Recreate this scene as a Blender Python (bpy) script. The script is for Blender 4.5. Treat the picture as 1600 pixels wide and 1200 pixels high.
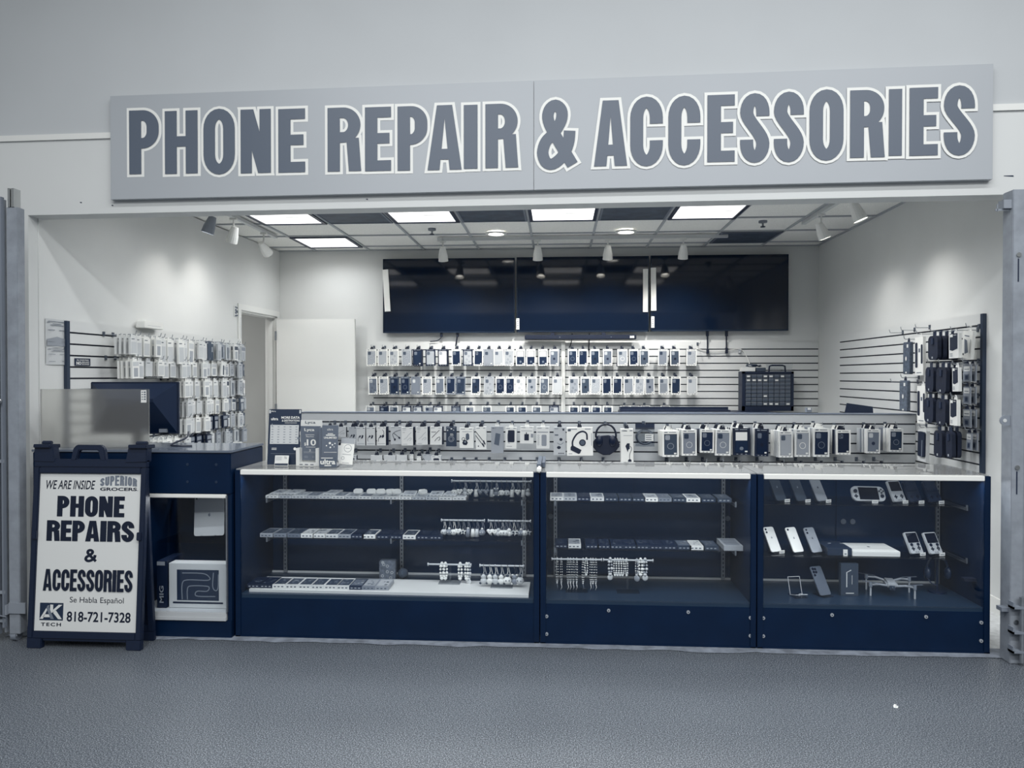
import bpy, bmesh, math, random
from mathutils import Vector, Matrix
for _o in list(bpy.data.objects): bpy.data.objects.remove(_o)
SC = bpy.context.scene
COL = SC.collection
R = math.radians
random.seed(7)

# ------------------------------------------------------------------ camera, world, large lights, exposure
F = 1150.0; CH = 1.51
YAW = math.atan(73/F); PIT = math.atan(13/F)
cam_d = bpy.data.cameras.new('camera'); cam_d.sensor_width = 36; cam_d.lens = F/1600*36
cam = bpy.data.objects.new('camera', cam_d); COL.objects.link(cam)
cam.location = (0, 0, CH); cam.rotation_euler = (math.pi/2-PIT, 0, YAW); cam_d.clip_start = .05
SC.camera = cam
SC.view_settings.view_transform = 'Standard'; SC.view_settings.look = 'None'
SC.view_settings.gamma = 1; SC.view_settings.use_curve_mapping = False
SC.view_settings.exposure = 0.0
SC.cycles.use_denoising = True
SC.cycles.max_bounces = 8; SC.cycles.diffuse_bounces = 4; SC.cycles.glossy_bounces = 4
SC.cycles.transparent_max_bounces = 24; SC.cycles.transmission_bounces = 6
SC.cycles.sample_clamp_indirect = 4.0; SC.cycles.caustics_reflective = False; SC.cycles.caustics_refractive = False

_S = [(0, (3, 10, 26)), (.05, (4, 17, 39)), (.12, (15, 32, 58)), (.25, (49, 61, 77)), (.42, (100, 108, 121)), (.6, (147, 152, 159)),
      (.75, (186, 189, 191)), (.9, (226, 226, 222)), (1, (246, 245, 240))]
def duo(v):
    for (a, ca), (b, cb) in zip(_S, _S[1:]):
        if v <= b:
            t = (v-a)/(b-a); c = [ca[i]+(cb[i]-ca[i])*t for i in range(3)]; break
    else: c = _S[-1][1]
    f = lambda x: x/12.92 if x <= .04045 else ((x+.055)/1.055)**2.4
    return tuple(f(x/255) for x in c)+(1,)

w = bpy.data.worlds.new('hall_air'); SC.world = w; w.use_nodes = True
w.node_tree.nodes['Background'].inputs[0].default_value = (.9, .96, 1, 1)
w.node_tree.nodes['Background'].inputs[1].default_value = .29

def area(name, loc, rot, sx, sy, power, col=(1, .98, .95)):
    d = bpy.data.lights.new(name, 'AREA'); d.shape = 'RECTANGLE'; d.size = sx; d.size_y = sy; d.energy = power; d.color = col
    o = bpy.data.objects.new(name, d); COL.objects.link(o); o.location = loc; o.rotation_euler = rot; return o
# rows of fluorescent tubes on the hall ceiling
area('hall_strip_light', (.6, 2.2, 4.7), (0, 0, 0), 6.5, .12, 118, (.97, .99, 1))
area('hall_strip_light', (.6, -.2, 4.7), (0, 0, 0), 7.5, .12, 320, (.97, .99, 1))
area('hall_strip_light', (.6, -3.4, 4.7), (0, 0, 0), 9, .12, 320, (.97, .99, 1))
area('corridor_light', (-4.0, 7.3, 2.5), (0, 0, 0), .5, .5, 9)

def spot(loc, aim, power, ang=70, blend=1., col=(1, .975, .93)):
    d = bpy.data.lights.new('track_spot_beam', 'SPOT'); d.energy = power; d.spot_size = R(ang); d.spot_blend = blend; d.color = col
    d.shadow_soft_size = .035
    o = bpy.data.objects.new('track_spot_beam', d); COL.objects.link(o); o.location = loc
    o.rotation_euler = (Vector(aim)-Vector(loc)).to_track_quat('-Z', 'Y').to_euler(); return o

# ------------------------------------------------------------------ pixel -> point on a known plane
_cy, _sy, _cp, _sp = math.cos(YAW), math.sin(YAW), math.cos(PIT), math.sin(PIT)
_fw = (-_sy*_cp, _cy*_cp, -_sp); _rt = (_cy, _sy, 0); _up = (-_sy*_sp, _cy*_sp, _cp)
def ray(px, py):
    a = (px-800)/F; b = (600-py)/F
    return [_fw[i]+a*_rt[i]+b*_up[i] for i in range(3)]
def atY(px, py, Y):
    d = ray(px, py); t = Y/d[1]; return Vector((d[0]*t, Y, CH+d[2]*t))
def atX(px, py, X):
    d = ray(px, py); t = X/d[0]; return Vector((X, d[1]*t, CH+d[2]*t))
def atZ(px, py, Z):
    d = ray(px, py); t = (Z-CH)/d[2]; return Vector((d[0]*t, d[1]*t, Z))

# ------------------------------------------------------------------ materials
_M = {}
def mat(key, v=None, rough=.5, metal=0., col=None, noise=0., nscale=40., bump=0., spec=.5, emit=0., coat=0.):
    if key in _M: return _M[key]
    m = bpy.data.materials.new(key); m.use_nodes = True; nt = m.node_tree; b = nt.nodes['Principled BSDF']
    c = col or duo(v)
    b.inputs['Base Color'].default_value = c; b.inputs['Roughness'].default_value = rough; b.inputs['Metallic'].default_value = metal
    b.inputs['Specular IOR Level'].default_value = spec
    if coat: b.inputs['Coat Weight'].default_value = coat; b.inputs['Coat Roughness'].default_value = .05
    if emit: b.inputs['Emission Color'].default_value = c; b.inputs['Emission Strength'].default_value = emit
    if noise or bump:
        tc = nt.nodes.new('ShaderNodeTexCoord'); n = nt.nodes.new('ShaderNodeTexNoise'); n.inputs['Scale'].default_value = nscale
        n.inputs['Detail'].default_value = 4; nt.links.new(tc.outputs['Object'], n.inputs['Vector'])
        if noise:
            r = nt.nodes.new('ShaderNodeValToRGB'); r.color_ramp.elements[0].position = .3; r.color_ramp.elements[1].position = .7
            r.color_ramp.elements[0].color = tuple(x*(1-noise) for x in c[:3])+(1,); r.color_ramp.elements[1].color = tuple(min(1, x*(1+noise)) for x in c[:3])+(1,)
            nt.links.new(n.outputs['Fac'], r.inputs['Fac']); nt.links.new(r.outputs['Color'], b.inputs['Base Color'])
        if bump:
            bn = nt.nodes.new('ShaderNodeBump'); bn.inputs['Strength'].default_value = bump; bn.inputs['Distance'].default_value = .002
            nt.links.new(n.outputs['Fac'], bn.inputs['Height']); nt.links.new(bn.outputs['Normal'], b.inputs['Normal'])
    _M[key] = m; return m
def T(v, rough=.55): return mat('tone_%d_%d' % (round(v*100), round(rough*100)), v, rough)
def G(v): return mat('speckle_%d' % round(v*100), v, .45, noise=.55, nscale=160)

def glass(key, tint=1., rough=0., ior=1.5):
    if key in _M: return _M[key]
    m = bpy.data.materials.new(key); m.use_nodes = True; nt = m.node_tree; nt.nodes.clear()
    o = nt.nodes.new('ShaderNodeOutputMaterial'); mx = nt.nodes.new('ShaderNodeMixShader'); fr = nt.nodes.new('ShaderNodeFresnel')
    t = nt.nodes.new('ShaderNodeBsdfTransparent'); g = nt.nodes.new('ShaderNodeBsdfGlossy')
    fr.inputs['IOR'].default_value = ior; g.inputs['Roughness'].default_value = rough
    t.inputs['Color'].default_value = (tint*.97, tint*.985, tint, 1)
    # a thin pane: the same reflection seen from either face
    geo = nt.nodes.new('ShaderNodeNewGeometry'); inv = nt.nodes.new('ShaderNodeMix'); inv.data_type = 'FLOAT'
    inv.inputs['A'].default_value = ior; inv.inputs['B'].default_value = 1/ior
    nt.links.new(geo.outputs['Backfacing'], inv.inputs['Factor'])
    inv2 = nt.nodes.new('ShaderNodeMath'); inv2.operation = 'MAXIMUM'; inv2.inputs[1].default_value = 1.001
    lw = nt.nodes.new('ShaderNodeFresnel'); nt.links.new(inv.outputs['Result'], lw.inputs['IOR'])
    nt.links.new(lw.outputs[0], mx.inputs[0]); nt.links.new(t.outputs[0], mx.inputs[1]); nt.links.new(g.outputs[0], mx.inputs[2])
    nt.links.new(mx.outputs[0], o.inputs[0]); nt.nodes.remove(fr); nt.nodes.remove(inv2)
    _M[key] = m; return m
GLASS = glass('clear_glass')
def whitened_glass_mat():  # clear glass with an even share of white diffuse mixed in
    m = glass('whitened_glass'); nt = m.node_tree; mx = nt.nodes['Mix Shader']; t = nt.nodes['Transparent BSDF']
    d = nt.nodes.new('ShaderNodeBsdfDiffuse'); d.inputs['Color'].default_value = duo(.86); m2 = nt.nodes.new('ShaderNodeMixShader'); m2.inputs[0].default_value = .29
    nt.links.new(t.outputs[0], m2.inputs[1]); nt.links.new(d.outputs[0], m2.inputs[2]); nt.links.new(m2.outputs[0], mx.inputs[1]); return m
WHITEG = whitened_glass_mat()
ACRY = glass('clear_acrylic', .93, .05, 1.7)
BLACK = mat('black_laminate', col=(.0011, .0105, .036, 1), rough=.4, noise=.12, nscale=6, spec=.25)
BLK = mat('black_plastic', .06, .45); GLOSSBLK = mat('gloss_black', .03, .08)
CHROME = mat('bright_steel', .8, .25, 1.); STEEL = mat('brushed_steel', .62, .35, .8, noise=.1, nscale=30)
WHT = T(.9, .5); LT = T(.78, .5); GR = T(.5, .5); DK = T(.2, .5); VDK = T(.1, .45)
ALU = mat('white_aluminium_edge', .93, .35)

# ------------------------------------------------------------------ mesh builder
def arc(cx, cz, rx, rz, a0, a1, n=6):
    return [(cx+rx*math.cos(R(a0+(a1-a0)*i/n)), cz+rz*math.sin(R(a0+(a1-a0)*i/n))) for i in range(n+1)]
def rrect(x0, z0, x1, z1, r, n=4):
    return arc(x1-r, z1-r, r, r, 0, 90, n)+arc(x0+r, z1-r, r, r, 90, 180, n)+arc(x0+r, z0+r, r, r, 180, 270, n)+arc(x1-r, z0+r, r, r, 270, 360, n)
def smooth_path(p, k=5):
    out = []
    q = [p[0]]+list(p)+[p[-1]]
    for i in range(1, len(q)-2):
        a, b, c, d = (Vector(x) for x in q[i-1:i+3])
        for j in range(k):
            t = j/k
            out.append(tuple(.5*((2*b)+(c-a)*t+(2*a-5*b+4*c-d)*t*t+(3*b-a-3*c+d)*t**3)))
    return out+[tuple(p[-1])]
_TX = {}
def text_shape(body, bold=0., shear=0., space=1.):
    k = (body, bold, shear, space)
    if k in _TX: return _TX[k]
    c = bpy.data.curves.new('txt', 'FONT'); c.body = body; c.offset = bold; c.shear = shear; c.space_character = space; c.resolution_u = 4
    c.fill_mode = 'FRONT'
    o = bpy.data.objects.new('txt', c); COL.objects.link(o); bpy.context.view_layer.update()
    me = bpy.data.meshes.new_from_object(o.evaluated_get(bpy.context.evaluated_depsgraph_get()))
    vs = [(v.co.x, v.co.y) for v in me.vertices]; fs = [tuple(p.vertices) for p in me.polygons]
    bpy.data.objects.remove(o); bpy.data.meshes.remove(me); bpy.data.curves.remove(c)
    x0 = min(v[0] for v in vs); x1 = max(v[0] for v in vs); y0 = min(v[1] for v in vs); y1 = max(v[1] for v in vs)
    _TX[k] = ([((x-x0)/(x1-x0), (y-y0)/(y1-y0)) for x, y in vs], fs); return _TX[k]
class MB:
    def __init__(s): s.v = []; s.f = []; s.m = []; s.lift = 0.; s.k = 0.
    def up(s):
        if not s.lift: return 0.
        s.k += s.lift; return s.k
    def add(s, vs, fs, mi=0):
        b = len(s.v); s.v += [tuple(x) for x in vs]; s.f += [tuple(b+i for i in f) for f in fs]; s.m += [mi]*len(fs)
    def box(s, x0, y0, z0, x1, y1, z1, mi=0):
        s.add([(x0, y0, z0), (x1, y0, z0), (x1, y1, z0), (x0, y1, z0), (x0, y0, z1), (x1, y0, z1), (x1, y1, z1), (x0, y1, z1)],
              [(0, 3, 2, 1), (4, 5, 6, 7), (0, 1, 5, 4), (1, 2, 6, 5), (2, 3, 7, 6), (3, 0, 4, 7)], mi)
    def quad(s, pts, mi=0): s.add(pts, [tuple(range(len(pts)))], mi)
    def rect(s, x0, z0, x1, z1, y, mi=0):
        y -= s.up(); s.quad([(x0, y, z0), (x1, y, z0), (x1, y, z1), (x0, y, z1)], mi)
    def prism(s, poly, y0, y1, mi=0, mi2=None):
        n = len(poly)
        s.add([(x, y0, z) for x, z in poly]+[(x, y1, z) for x, z in poly], [tuple(range(n)), tuple(range(2*n-1, n-1, -1))], mi)
        b = len(s.v)-2*n
        for i in range(n):
            j = (i+1) % n; s.f.append((b+i, b+j, b+n+j, b+n+i)); s.m.append(mi if mi2 is None else mi2)
    def face2(s, poly, y, mi=0): s.quad([(x, y, z) for x, z in poly], mi)
    def cyl(s, p0, p1, r, n=12, mi=0, r2=None, cap=True):
        p0 = Vector(p0); p1 = Vector(p1); d = (p1-p0).normalized(); r2 = r if r2 is None else r2
        a = d.orthogonal().normalized(); b = d.cross(a)
        vs = [p0+(a*math.cos(6.28319*i/n)+b*math.sin(6.28319*i/n))*r for i in range(n)]+[p1+(a*math.cos(6.28319*i/n)+b*math.sin(6.28319*i/n))*r2 for i in range(n)]
        fs = [(i, (i+1) % n, n+(i+1) % n, n+i) for i in range(n)]
        if cap: fs += [tuple(range(n-1, -1, -1)), tuple(range(n, 2*n))]
        s.add(vs, fs, mi)
    def tube(s, pts, r, n=6, mi=0):
        P = [Vector(p) for p in pts]; rings = []; a = None
        for i, p in enumerate(P):
            d = (P[min(i+1, len(P)-1)]-P[max(i-1, 0)]).normalized()
            a = d.orthogonal().normalized() if a is None else (a-d*a.dot(d)).normalized()
            b = d.cross(a); rings.append([p+(a*math.cos(6.28319*k/n)+b*math.sin(6.28319*k/n))*r for k in range(n)])
        fs = [(i*n+k, i*n+(k+1) % n, (i+1)*n+(k+1) % n, (i+1)*n+k) for i in range(len(P)-1) for k in range(n)]
        s.add([v for g in rings for v in g], fs+[tuple(range(n-1, -1, -1)), tuple((len(P)-1)*n+k for k in range(n))], mi)
    def ball(s, c, r, nu=10, nv=7, mi=0, sx=1, sy=1, sz=1):
        vs = [(c[0], c[1], c[2]+r*sz)]
        for j in range(1, nv):
            t = math.pi*j/nv
            vs += [(c[0]+r*sx*math.sin(t)*math.cos(6.28319*i/nu), c[1]+r*sy*math.sin(t)*math.sin(6.28319*i/nu), c[2]+r*sz*math.cos(t)) for i in range(nu)]
        vs.append((c[0], c[1], c[2]-r*sz)); e = len(vs)-1
        fs = [(0, 1+i, 1+(i+1) % nu) for i in range(nu)]
        for j in range(nv-2): fs += [(1+j*nu+i, 1+(j+1)*nu+i, 1+(j+1)*nu+(i+1) % nu, 1+j*nu+(i+1) % nu) for i in range(nu)]
        fs += [(e, e-nu+(i+1) % nu, e-nu+i) for i in range(nu)]
        s.add(vs, fs, mi)
    def ring(s, cx, cz, r, th, y, mi=0, n=20):
        s.stroke([(cx+r*math.cos(6.28319*i/n), cz+r*math.sin(6.28319*i/n)) for i in range(n)], th, y, mi, closed=True)
    def disc(s, cx, cz, r, y, mi=0, n=14, rz=None): s.face2(arc(cx, cz, r, rz or r, 0, 360, n)[:-1], y, mi)
    def stroke(s, pts, th, y, mi=0, closed=False, tv=None, grow=0.):
        y -= s.up(); tv = (tv or th)+2*grow; th = th+2*grow; P = [Vector(p) for p in pts]; n = len(P)
        if grow and not closed:
            P[0] = P[0]-(P[1]-P[0]).normalized()*grow; P[-1] = P[-1]+(P[-1]-P[-2]).normalized()*grow
        L = []; Rr = []
        for i in range(n):
            a = P[(i-1) % n] if closed or i else P[0]; b = P[(i+1) % n] if closed or i < n-1 else P[-1]
            d = (b-a); d = d.normalized() if d.length > 1e-9 else Vector((1, 0)); nn = Vector((-d.y, d.x))
            o = Vector((nn.x*th/2, nn.y*tv/2)); L.append(P[i]+o); Rr.append(P[i]-o)
        fs = [(i, (i+1) % n, n+(i+1) % n, n+i) for i in range(n if closed else n-1)]; e = 5e-6 if s.lift else 0.; s.k += n*e
        s.add([(p.x, y-i*e, p.y) for i, p in enumerate(L)]+[(p.x, y-i*e, p.y) for i, p in enumerate(Rr)], fs, mi)
    def text(s, body, x0, z0, x1, z1, y, mi=0, bold=0., shear=0., space=1.):
        vs, fs = text_shape(body, bold, shear, space)
        s.add([(x0+(x1-x0)*a, y, z0+(z1-z0)*b) for a, b in vs], fs, mi)
    def move(s, f): s.v = [tuple(f(Vector(p))) for p in s.v]; return s
    def mesh(s, name, mats, smooth=False, bevel=0.):
        me = bpy.data.meshes.new(name); me.from_pydata(s.v, [], s.f)
        for m in mats: me.materials.append(m)
        me.polygons.foreach_set('material_index', s.m)
        bm = bmesh.new(); bm.from_mesh(me); bmesh.ops.recalc_face_normals(bm, faces=bm.faces)
        if bevel: bmesh.ops.bevel(bm, geom=[e for e in bm.edges if len(e.link_faces) == 2 and e.calc_face_angle(0) > .6], offset=bevel, segments=2, affect='EDGES', clamp_overlap=True)
        bm.to_mesh(me); bm.free()
        if smooth: me.polygons.foreach_set('use_smooth', [True]*len(me.polygons))
        return me
    def build(s, name, mats, parent=None, smooth=False, bevel=0.):
        return put(name, s.mesh(name, mats if isinstance(mats, list) else [mats], smooth, bevel), parent)
def put(name, me, parent=None, loc=None, rot=None):
    o = bpy.data.objects.new(name, me); COL.objects.link(o); o.parent = parent
    if loc is not None: o.location = loc
    if rot is not None: o.rotation_euler = rot
    return o
def tag(o, label, cat, group=None):
    o['label'] = label; o['category'] = cat
    if group: o['group'] = group
    return o
def thing(name, label, cat, loc=(0, 0, 0), rot=(0, 0, 0), group=None):
    o = bpy.data.objects.new(name, None); COL.objects.link(o); o.location = loc; o.rotation_euler = rot; o.empty_display_size = .05
    return tag(o, label, cat, group)
def struct(o): o['kind'] = 'structure'; return o
ORD = ('first second third fourth fifth sixth seventh eighth ninth tenth eleventh twelfth thirteenth fourteenth fifteenth sixteenth seventeenth eighteenth '
       'nineteenth twentieth').split()
ORD += ['twenty-'+x for x in ORD[:9]]+['thirtieth']+['thirty-'+x for x in ORD[:9]]
# ================================================================== THE SETTING
XL, XR, YB, ZC = -3.13, 2.78, 8.1, 2.9
HB = 2.5
WA = math.atan(.0369); WO = Vector((-3.27, 4.31, 0))   # the doorway side wall runs slightly askew
def lw(x, y, z=0): return WO+Matrix.Rotation(-WA, 3, 'Z') @ Vector((x, y, z))
def onleft(o): o.location = WO; o.rotation_euler = (0, 0, -WA); return o
def hy(x): return 4.265-.028*x                       # front face of the shop front, slightly askew to the shop
WALLM = mat('white_wall_paint', .83, .7, noise=.02, nscale=3, bump=.04)
UPPER = mat('grey_wall_paint', .74, .7, noise=.02, nscale=2)
LOWER = mat('lower_front_paint', .82, .6, noise=.02, nscale=2)
HALLF = None
def floor_mat():
    m = bpy.data.materials.new('speckled_floor'); m.use_nodes = True; nt = m.node_tree; b = nt.nodes['Principled BSDF']
    tc = nt.nodes.new('ShaderNodeTexCoord'); n1 = nt.nodes.new('ShaderNodeTexNoise'); n1.inputs['Scale'].default_value = 190; n1.inputs['Detail'].default_value = 3
    n2 = nt.nodes.new('ShaderNodeTexNoise'); n2.inputs['Scale'].default_value = 1.3; n2.inputs['Detail'].default_value = 3
    r = nt.nodes.new('ShaderNodeValToRGB'); e = r.color_ramp.elements
    e[0].position = .34; e[0].color = (.006, .009, .014, 1); e[1].position = .68; e[1].color = (.31, .335, .36, 1); x = r.color_ramp.elements.new(.5); x.color = (.068, .080, .098, 1)
    mx = nt.nodes.new('ShaderNodeMix'); mx.data_type = 'RGBA'; mx.blend_type = 'MULTIPLY'; mx.inputs['Factor'].default_value = .35
    r2 = nt.nodes.new('ShaderNodeValToRGB'); r2.color_ramp.elements[0].position = .3; r2.color_ramp.elements[0].color = (.7, .7, .72, 1); r2.color_ramp.elements[1].position = .65
    L = nt.links.new
    L(tc.outputs['Object'], n1.inputs['Vector']); L(tc.outputs['Object'], n2.inputs['Vector']); L(n1.outputs['Fac'], r.inputs['Fac']); L(n2.outputs['Fac'], r2.inputs['Fac'])
    L(r.outputs['Color'], mx.inputs['A']); L(r2.outputs['Color'], mx.inputs['B']); L(mx.outputs['Result'], b.inputs['Base Color'])
    b.inputs['Roughness'].default_value = .42; b.inputs['Specular IOR Level'].default_value = .3
    return m
b = MB(); b.box(-9, -6, -.05, 9, 4.21, 0, 0); b.box(-5.2, 4.21, -.05, 4, 9.2, 0, 1)
struct(b.build('floor', [floor_mat(), mat('shop_floor', .78, .45, noise=.15, nscale=30)]))
b = MB(); b.add([(1.52, 3.43, .002), (1.535, 3.425, .002), (1.545, 3.44, .004), (1.53, 3.447, .012), (1.522, 3.44, .006)], [(0, 1, 2, 3, 4)]); b.add([(1.525, 3.43, .003), (1.54, 3.436, .003), (1.532, 3.436, .018)], [(0, 1, 2)])
tag(b.build('paper_scrap', [T(.85)]), 'tiny white scrap of litter lying on the speckled hall floor', 'litter')
# worn strip of bare screed along the counters
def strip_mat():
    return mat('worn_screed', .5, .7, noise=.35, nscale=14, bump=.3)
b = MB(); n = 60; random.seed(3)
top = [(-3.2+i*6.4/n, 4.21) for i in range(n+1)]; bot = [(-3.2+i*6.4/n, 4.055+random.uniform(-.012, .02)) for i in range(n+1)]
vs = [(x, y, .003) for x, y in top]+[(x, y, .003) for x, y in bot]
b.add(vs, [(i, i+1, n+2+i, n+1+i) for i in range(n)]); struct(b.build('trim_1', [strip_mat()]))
# shop front: header over the opening, piers either side
b = MB(); d = .13
for x0, x1, z0, z1, mi in ((-9, 9, HB, 2.965, 1), (-9, 9, 2.965, 4.9, 0), (-9, -3.27, 0, HB, 1), (XR, 9, 0, HB, 1)):
    b.add([(x0, hy(x0), z0), (x1, hy(x1), z0), (x1, hy(x1)+d, z0), (x0, hy(x0)+d, z0), (x0, hy(x0), z1), (x1, hy(x1), z1), (x1, hy(x1)+d, z1), (x0, hy(x0)+d, z1)],
          [(0, 3, 2, 1), (4, 5, 6, 7), (0, 1, 5, 4), (1, 2, 6, 5), (2, 3, 7, 6), (3, 0, 4, 7)], mi)
struct(b.build('wall_front', [UPPER, LOWER]))
b = MB()
b.add([(x, hy(x)+o, z) for z in (2.955, 2.99) for x, o in ((-9, -.012), (9, -.012), (9, .0), (-9, .0))], [(0, 3, 2, 1), (4, 5, 6, 7), (0, 1, 5, 4), (1, 2, 6, 5), (2, 3, 7, 6), (3, 0, 4, 7)])
struct(b.build('trim_2', [mat('white_moulding', .88, .45)]))
b = MB(); dk = mat('scuff', .2, .8)
for px, py, l in ((112, 312, .012), (163, 317, .012), (1556, 281, .05), (570, 310, .012)):
    p = atY(px, py, 4.27); x = p.x; b.quad([(x, hy(x)-.001, p.z), (x+l, hy(x+l)-.001, p.z-.004), (x+l, hy(x+l)-.001, p.z+.004), (x, hy(x)-.001, p.z+.004)])
struct(b.build('trim_3', [dk]))
# inner walls
b = MB(); DY0, DY1, DZ = 2.84, 3.70, 2.165
b.box(-.12, .13, 0, 0, DY0, ZC); b.box(-.12, DY1, 0, 0, 3.795, ZC); b.box(-.12, DY0, DZ, 0, DY1, ZC)
onleft(struct(b.build('wall_left', [WALLM])))
b = MB(); b.box(XR, hy(XR)+.13, 0, XR+.12, YB+.1, ZC); struct(b.build('wall_right', [WALLM]))
b = MB(); b.box(XL-.12, YB, 0, XR+.12, YB+.12, ZC); struct(b.build('wall_back', [WALLM]))
b = MB(); b.box(XR-.012, 4.4, 0, XR, 5.2, .1); struct(b.build('baseboard_right', [T(.88)]))
# corridor behind the doorway
b = MB(); b.box(-5.0, 6.2, 0, -4.9, 9.0, 2.6); b.box(-5.0, 8.55, 0, -3.26, 8.65, 2.6); b.box(-5.0, 6.1, 0, -3.33, 6.2, 2.6); b.box(-5, 6.1, 2.6, -3.33, 8.65, 2.7)
struct(b.build('wall_corridor', [WALLM]))
b = MB(); tf = T(.86, .45)
for y0, y1, z0, z1 in ((DY0-.06, DY0, 0, DZ+.06), (DY1, DY1+.06, 0, DZ+.06), (DY0, DY1, DZ, DZ+.06)): b.box(0, y0, z0, .014, y1, z1)
b.box(-.12, DY0, 0, 0, DY0+.02, DZ); b.box(-.12, DY1-.02, 0, 0, DY1, DZ); b.box(-.12, DY0, DZ-.02, 0, DY1, DZ)
b.box(-.075, DY1-.034, 0, -.03, DY1-.02, DZ-.02)
onleft(struct(b.build('trim_4', [tf])))
b = MB(); b.box(-3.105, 7.93, .01, -2.225, 7.97, 2.13); o = struct(b.build('door_1', [T(.87, .45)], bevel=.002))
for z in (1.95, 1.15, .25):
    h = MB(); h.box(-3.118, 7.918, z-.05, -3.1, 7.934, z+.05); h.cyl((-3.112, 7.918, z-.05), (-3.112, 7.918, z+.05), .007, 8); h.build('hinge', [STEEL], o)
k = MB(); k.cyl((-2.3, 7.93, 1.02), (-2.3, 7.88, 1.02), .011, 10); k.ball((-2.3, 7.865, 1.02), .027); k.build('door_knob', [CHROME], o, smooth=True)
# ceiling: tiles, T-bar grid
GX = [-2.71+.61*i for i in range(-1, 10)]; GY = [4.8, 5.41, 6.02, 6.63, 7.24, 7.85]
b = MB(); b.box(XL-.15, 4.47, ZC+.012, XR, YB, ZC+.05)
def tile_mat():
    m = mat('ceiling_tile', .93, .9, noise=.18, nscale=220, bump=.25); return m
struct(b.build('ceiling', [tile_mat()]))
b = MB()
for x in GX:
    if XL < x < XR-.02: b.box(x-.011, 4.45, ZC, x+.011, YB, ZC+.014)
for y in GY: b.box(XL-.05, y-.011, ZC, XR, y+.011, ZC+.014)
b.box(XR-.02, 4.45, ZC, XR, YB, ZC+.014); b.box(XL, YB-.02, ZC, XR, YB, ZC+.014)
struct(b.build('trim_5', [mat('tee_bar', .66, .5)]))

# ------------------------------------------------------------------ ceiling fittings
DIFF = mat('lit_diffuser', col=(1, .985, .95, 1), rough=.6, emit=1.5)
TP = 21
def troffer(i, gx, gy, label):
    t = thing('ceiling_light', label, 'ceiling light', (gx+.305, gy+.305, ZC), group='square ceiling light panels')
    b = MB(); s = .294
    for x0, y0, x1, y1 in ((-s, -s, s, -s+.03), (-s, s-.03, s, s), (-s, -s+.03, -s+.03, s-.03), (s-.03, -s+.03, s, s-.03)): b.box(x0, y0, -.012, x1, y1, .012)
    b.build('frame', [mat('dark_fixture_edge', .12, .4)], t)
    b = MB(); b.box(-s+.03, -s+.03, -.004, s-.03, s-.03, .01); b.build('diffuser', [DIFF], t)
    b = MB()
    for y, x0, x1 in ((-.09, -.22, -.05), (-.02, .02, .2), (.07, -.2, .0), (.12, .06, .22)): b.box(x0, y-.0025, -.0065, x1, y+.0025, -.004)
    b.box(-.225, -.0025, -.0055, .225, .0, -.004); b.build('lamp_divider', [T(.7)], t)
    l = area('troffer_light', (gx+.305, gy+.305, ZC-.016), (0, 0, 0), .5, .5, TP*(.62 if gy < 5 else .95)*(.3 if gx < -2.5 else 1.), (.96, .985, 1)); l.data.spread = R(150)
for i, (k, r, lab) in enumerate(((0, 2, 'lit square ceiling panel over the track rail by the side wall with the doorway'), (0, 4, 'lit square ceiling panel nearest the back wall above the open door'),
        (2, 2, 'second lit ceiling panel from the left in the front row'), (4, 2, 'lit ceiling panel in front of the middle television'), (6, 2, 'rightmost lit ceiling panel in the front row'))):
    troffer(i, -2.71+.61*k, GY[r], lab)
for k, lab in ((0, 'lit ceiling panel just inside the opening by the doorway side wall'), (2, 'second lit ceiling panel just inside the opening'), (4, 'third lit ceiling panel just inside the opening'), (6, 'fourth lit ceiling panel just inside the opening')): troffer(9, -2.71+.61*k, GY[0], lab)
VENT = mat('dark_vent_mesh', .26, .6, noise=.35, nscale=9)
for k, r, lab in ((1, 2, 'dark mottled ceiling vent left of three in the front row'), (3, 2, 'dark mottled ceiling vent between the middle lit panels'), (5, 2, 'dark mottled ceiling vent right of three in the front row'),
                  (7, 4, 'dark square ceiling vent near the sprinkler and back right corner')):
    t = thing('ceiling_vent', lab, 'vent', (-2.71+.61*k+.305, GY[r]+.305, ZC), group='dark ceiling vents')
    b = MB(); b.box(-.293, -.293, -.004, .293, .293, .01); b.build('grille', [VENT], t)
    b = MB()
    for x0, y0, x1, y1 in ((-.293, -.293, .293, -.275), (-.293, .275, .293, .293), (-.293, -.275, -.275, .275), (.275, -.275, .293, .275)): b.box(x0, y0, -.008, x1, y1, .01)
    b.build('rim', [T(.42)], t)
for px, lab in ((775, 'round recessed ceiling downlight left of the pair'), (978, 'round recessed ceiling downlight right of the pair')):
    p = atZ(px, 364 if px < 900 else 361, ZC)
    t = thing('downlight', lab, 'downlight', (p.x, p.y, ZC), group='round downlights')
    b = MB(); n = 24
    prof = [(.105, -.001), (.1, -.014), (.078, -.016), (.07, .0), (.06, .008)]
    for (r0, z0), (r1, z1) in zip(prof, prof[1:]):
        vs = [(r*math.cos(6.28319*i/n), r*math.sin(6.28319*i/n), z) for r, z in ((r0, z0), (r1, z1)) for i in range(n)]
        b.add(vs, [(i, (i+1) % n, n+(i+1) % n, n+i) for i in range(n)])
    b.build('trim_ring', [T(.85, .4)], t, smooth=True)
    b = MB(); b.cyl((0, 0, -.006), (0, 0, .006), .068, 24); b.build('lamp', [mat('downlight_lamp', col=(1, .97, .9, 1), emit=9)], t)
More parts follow.
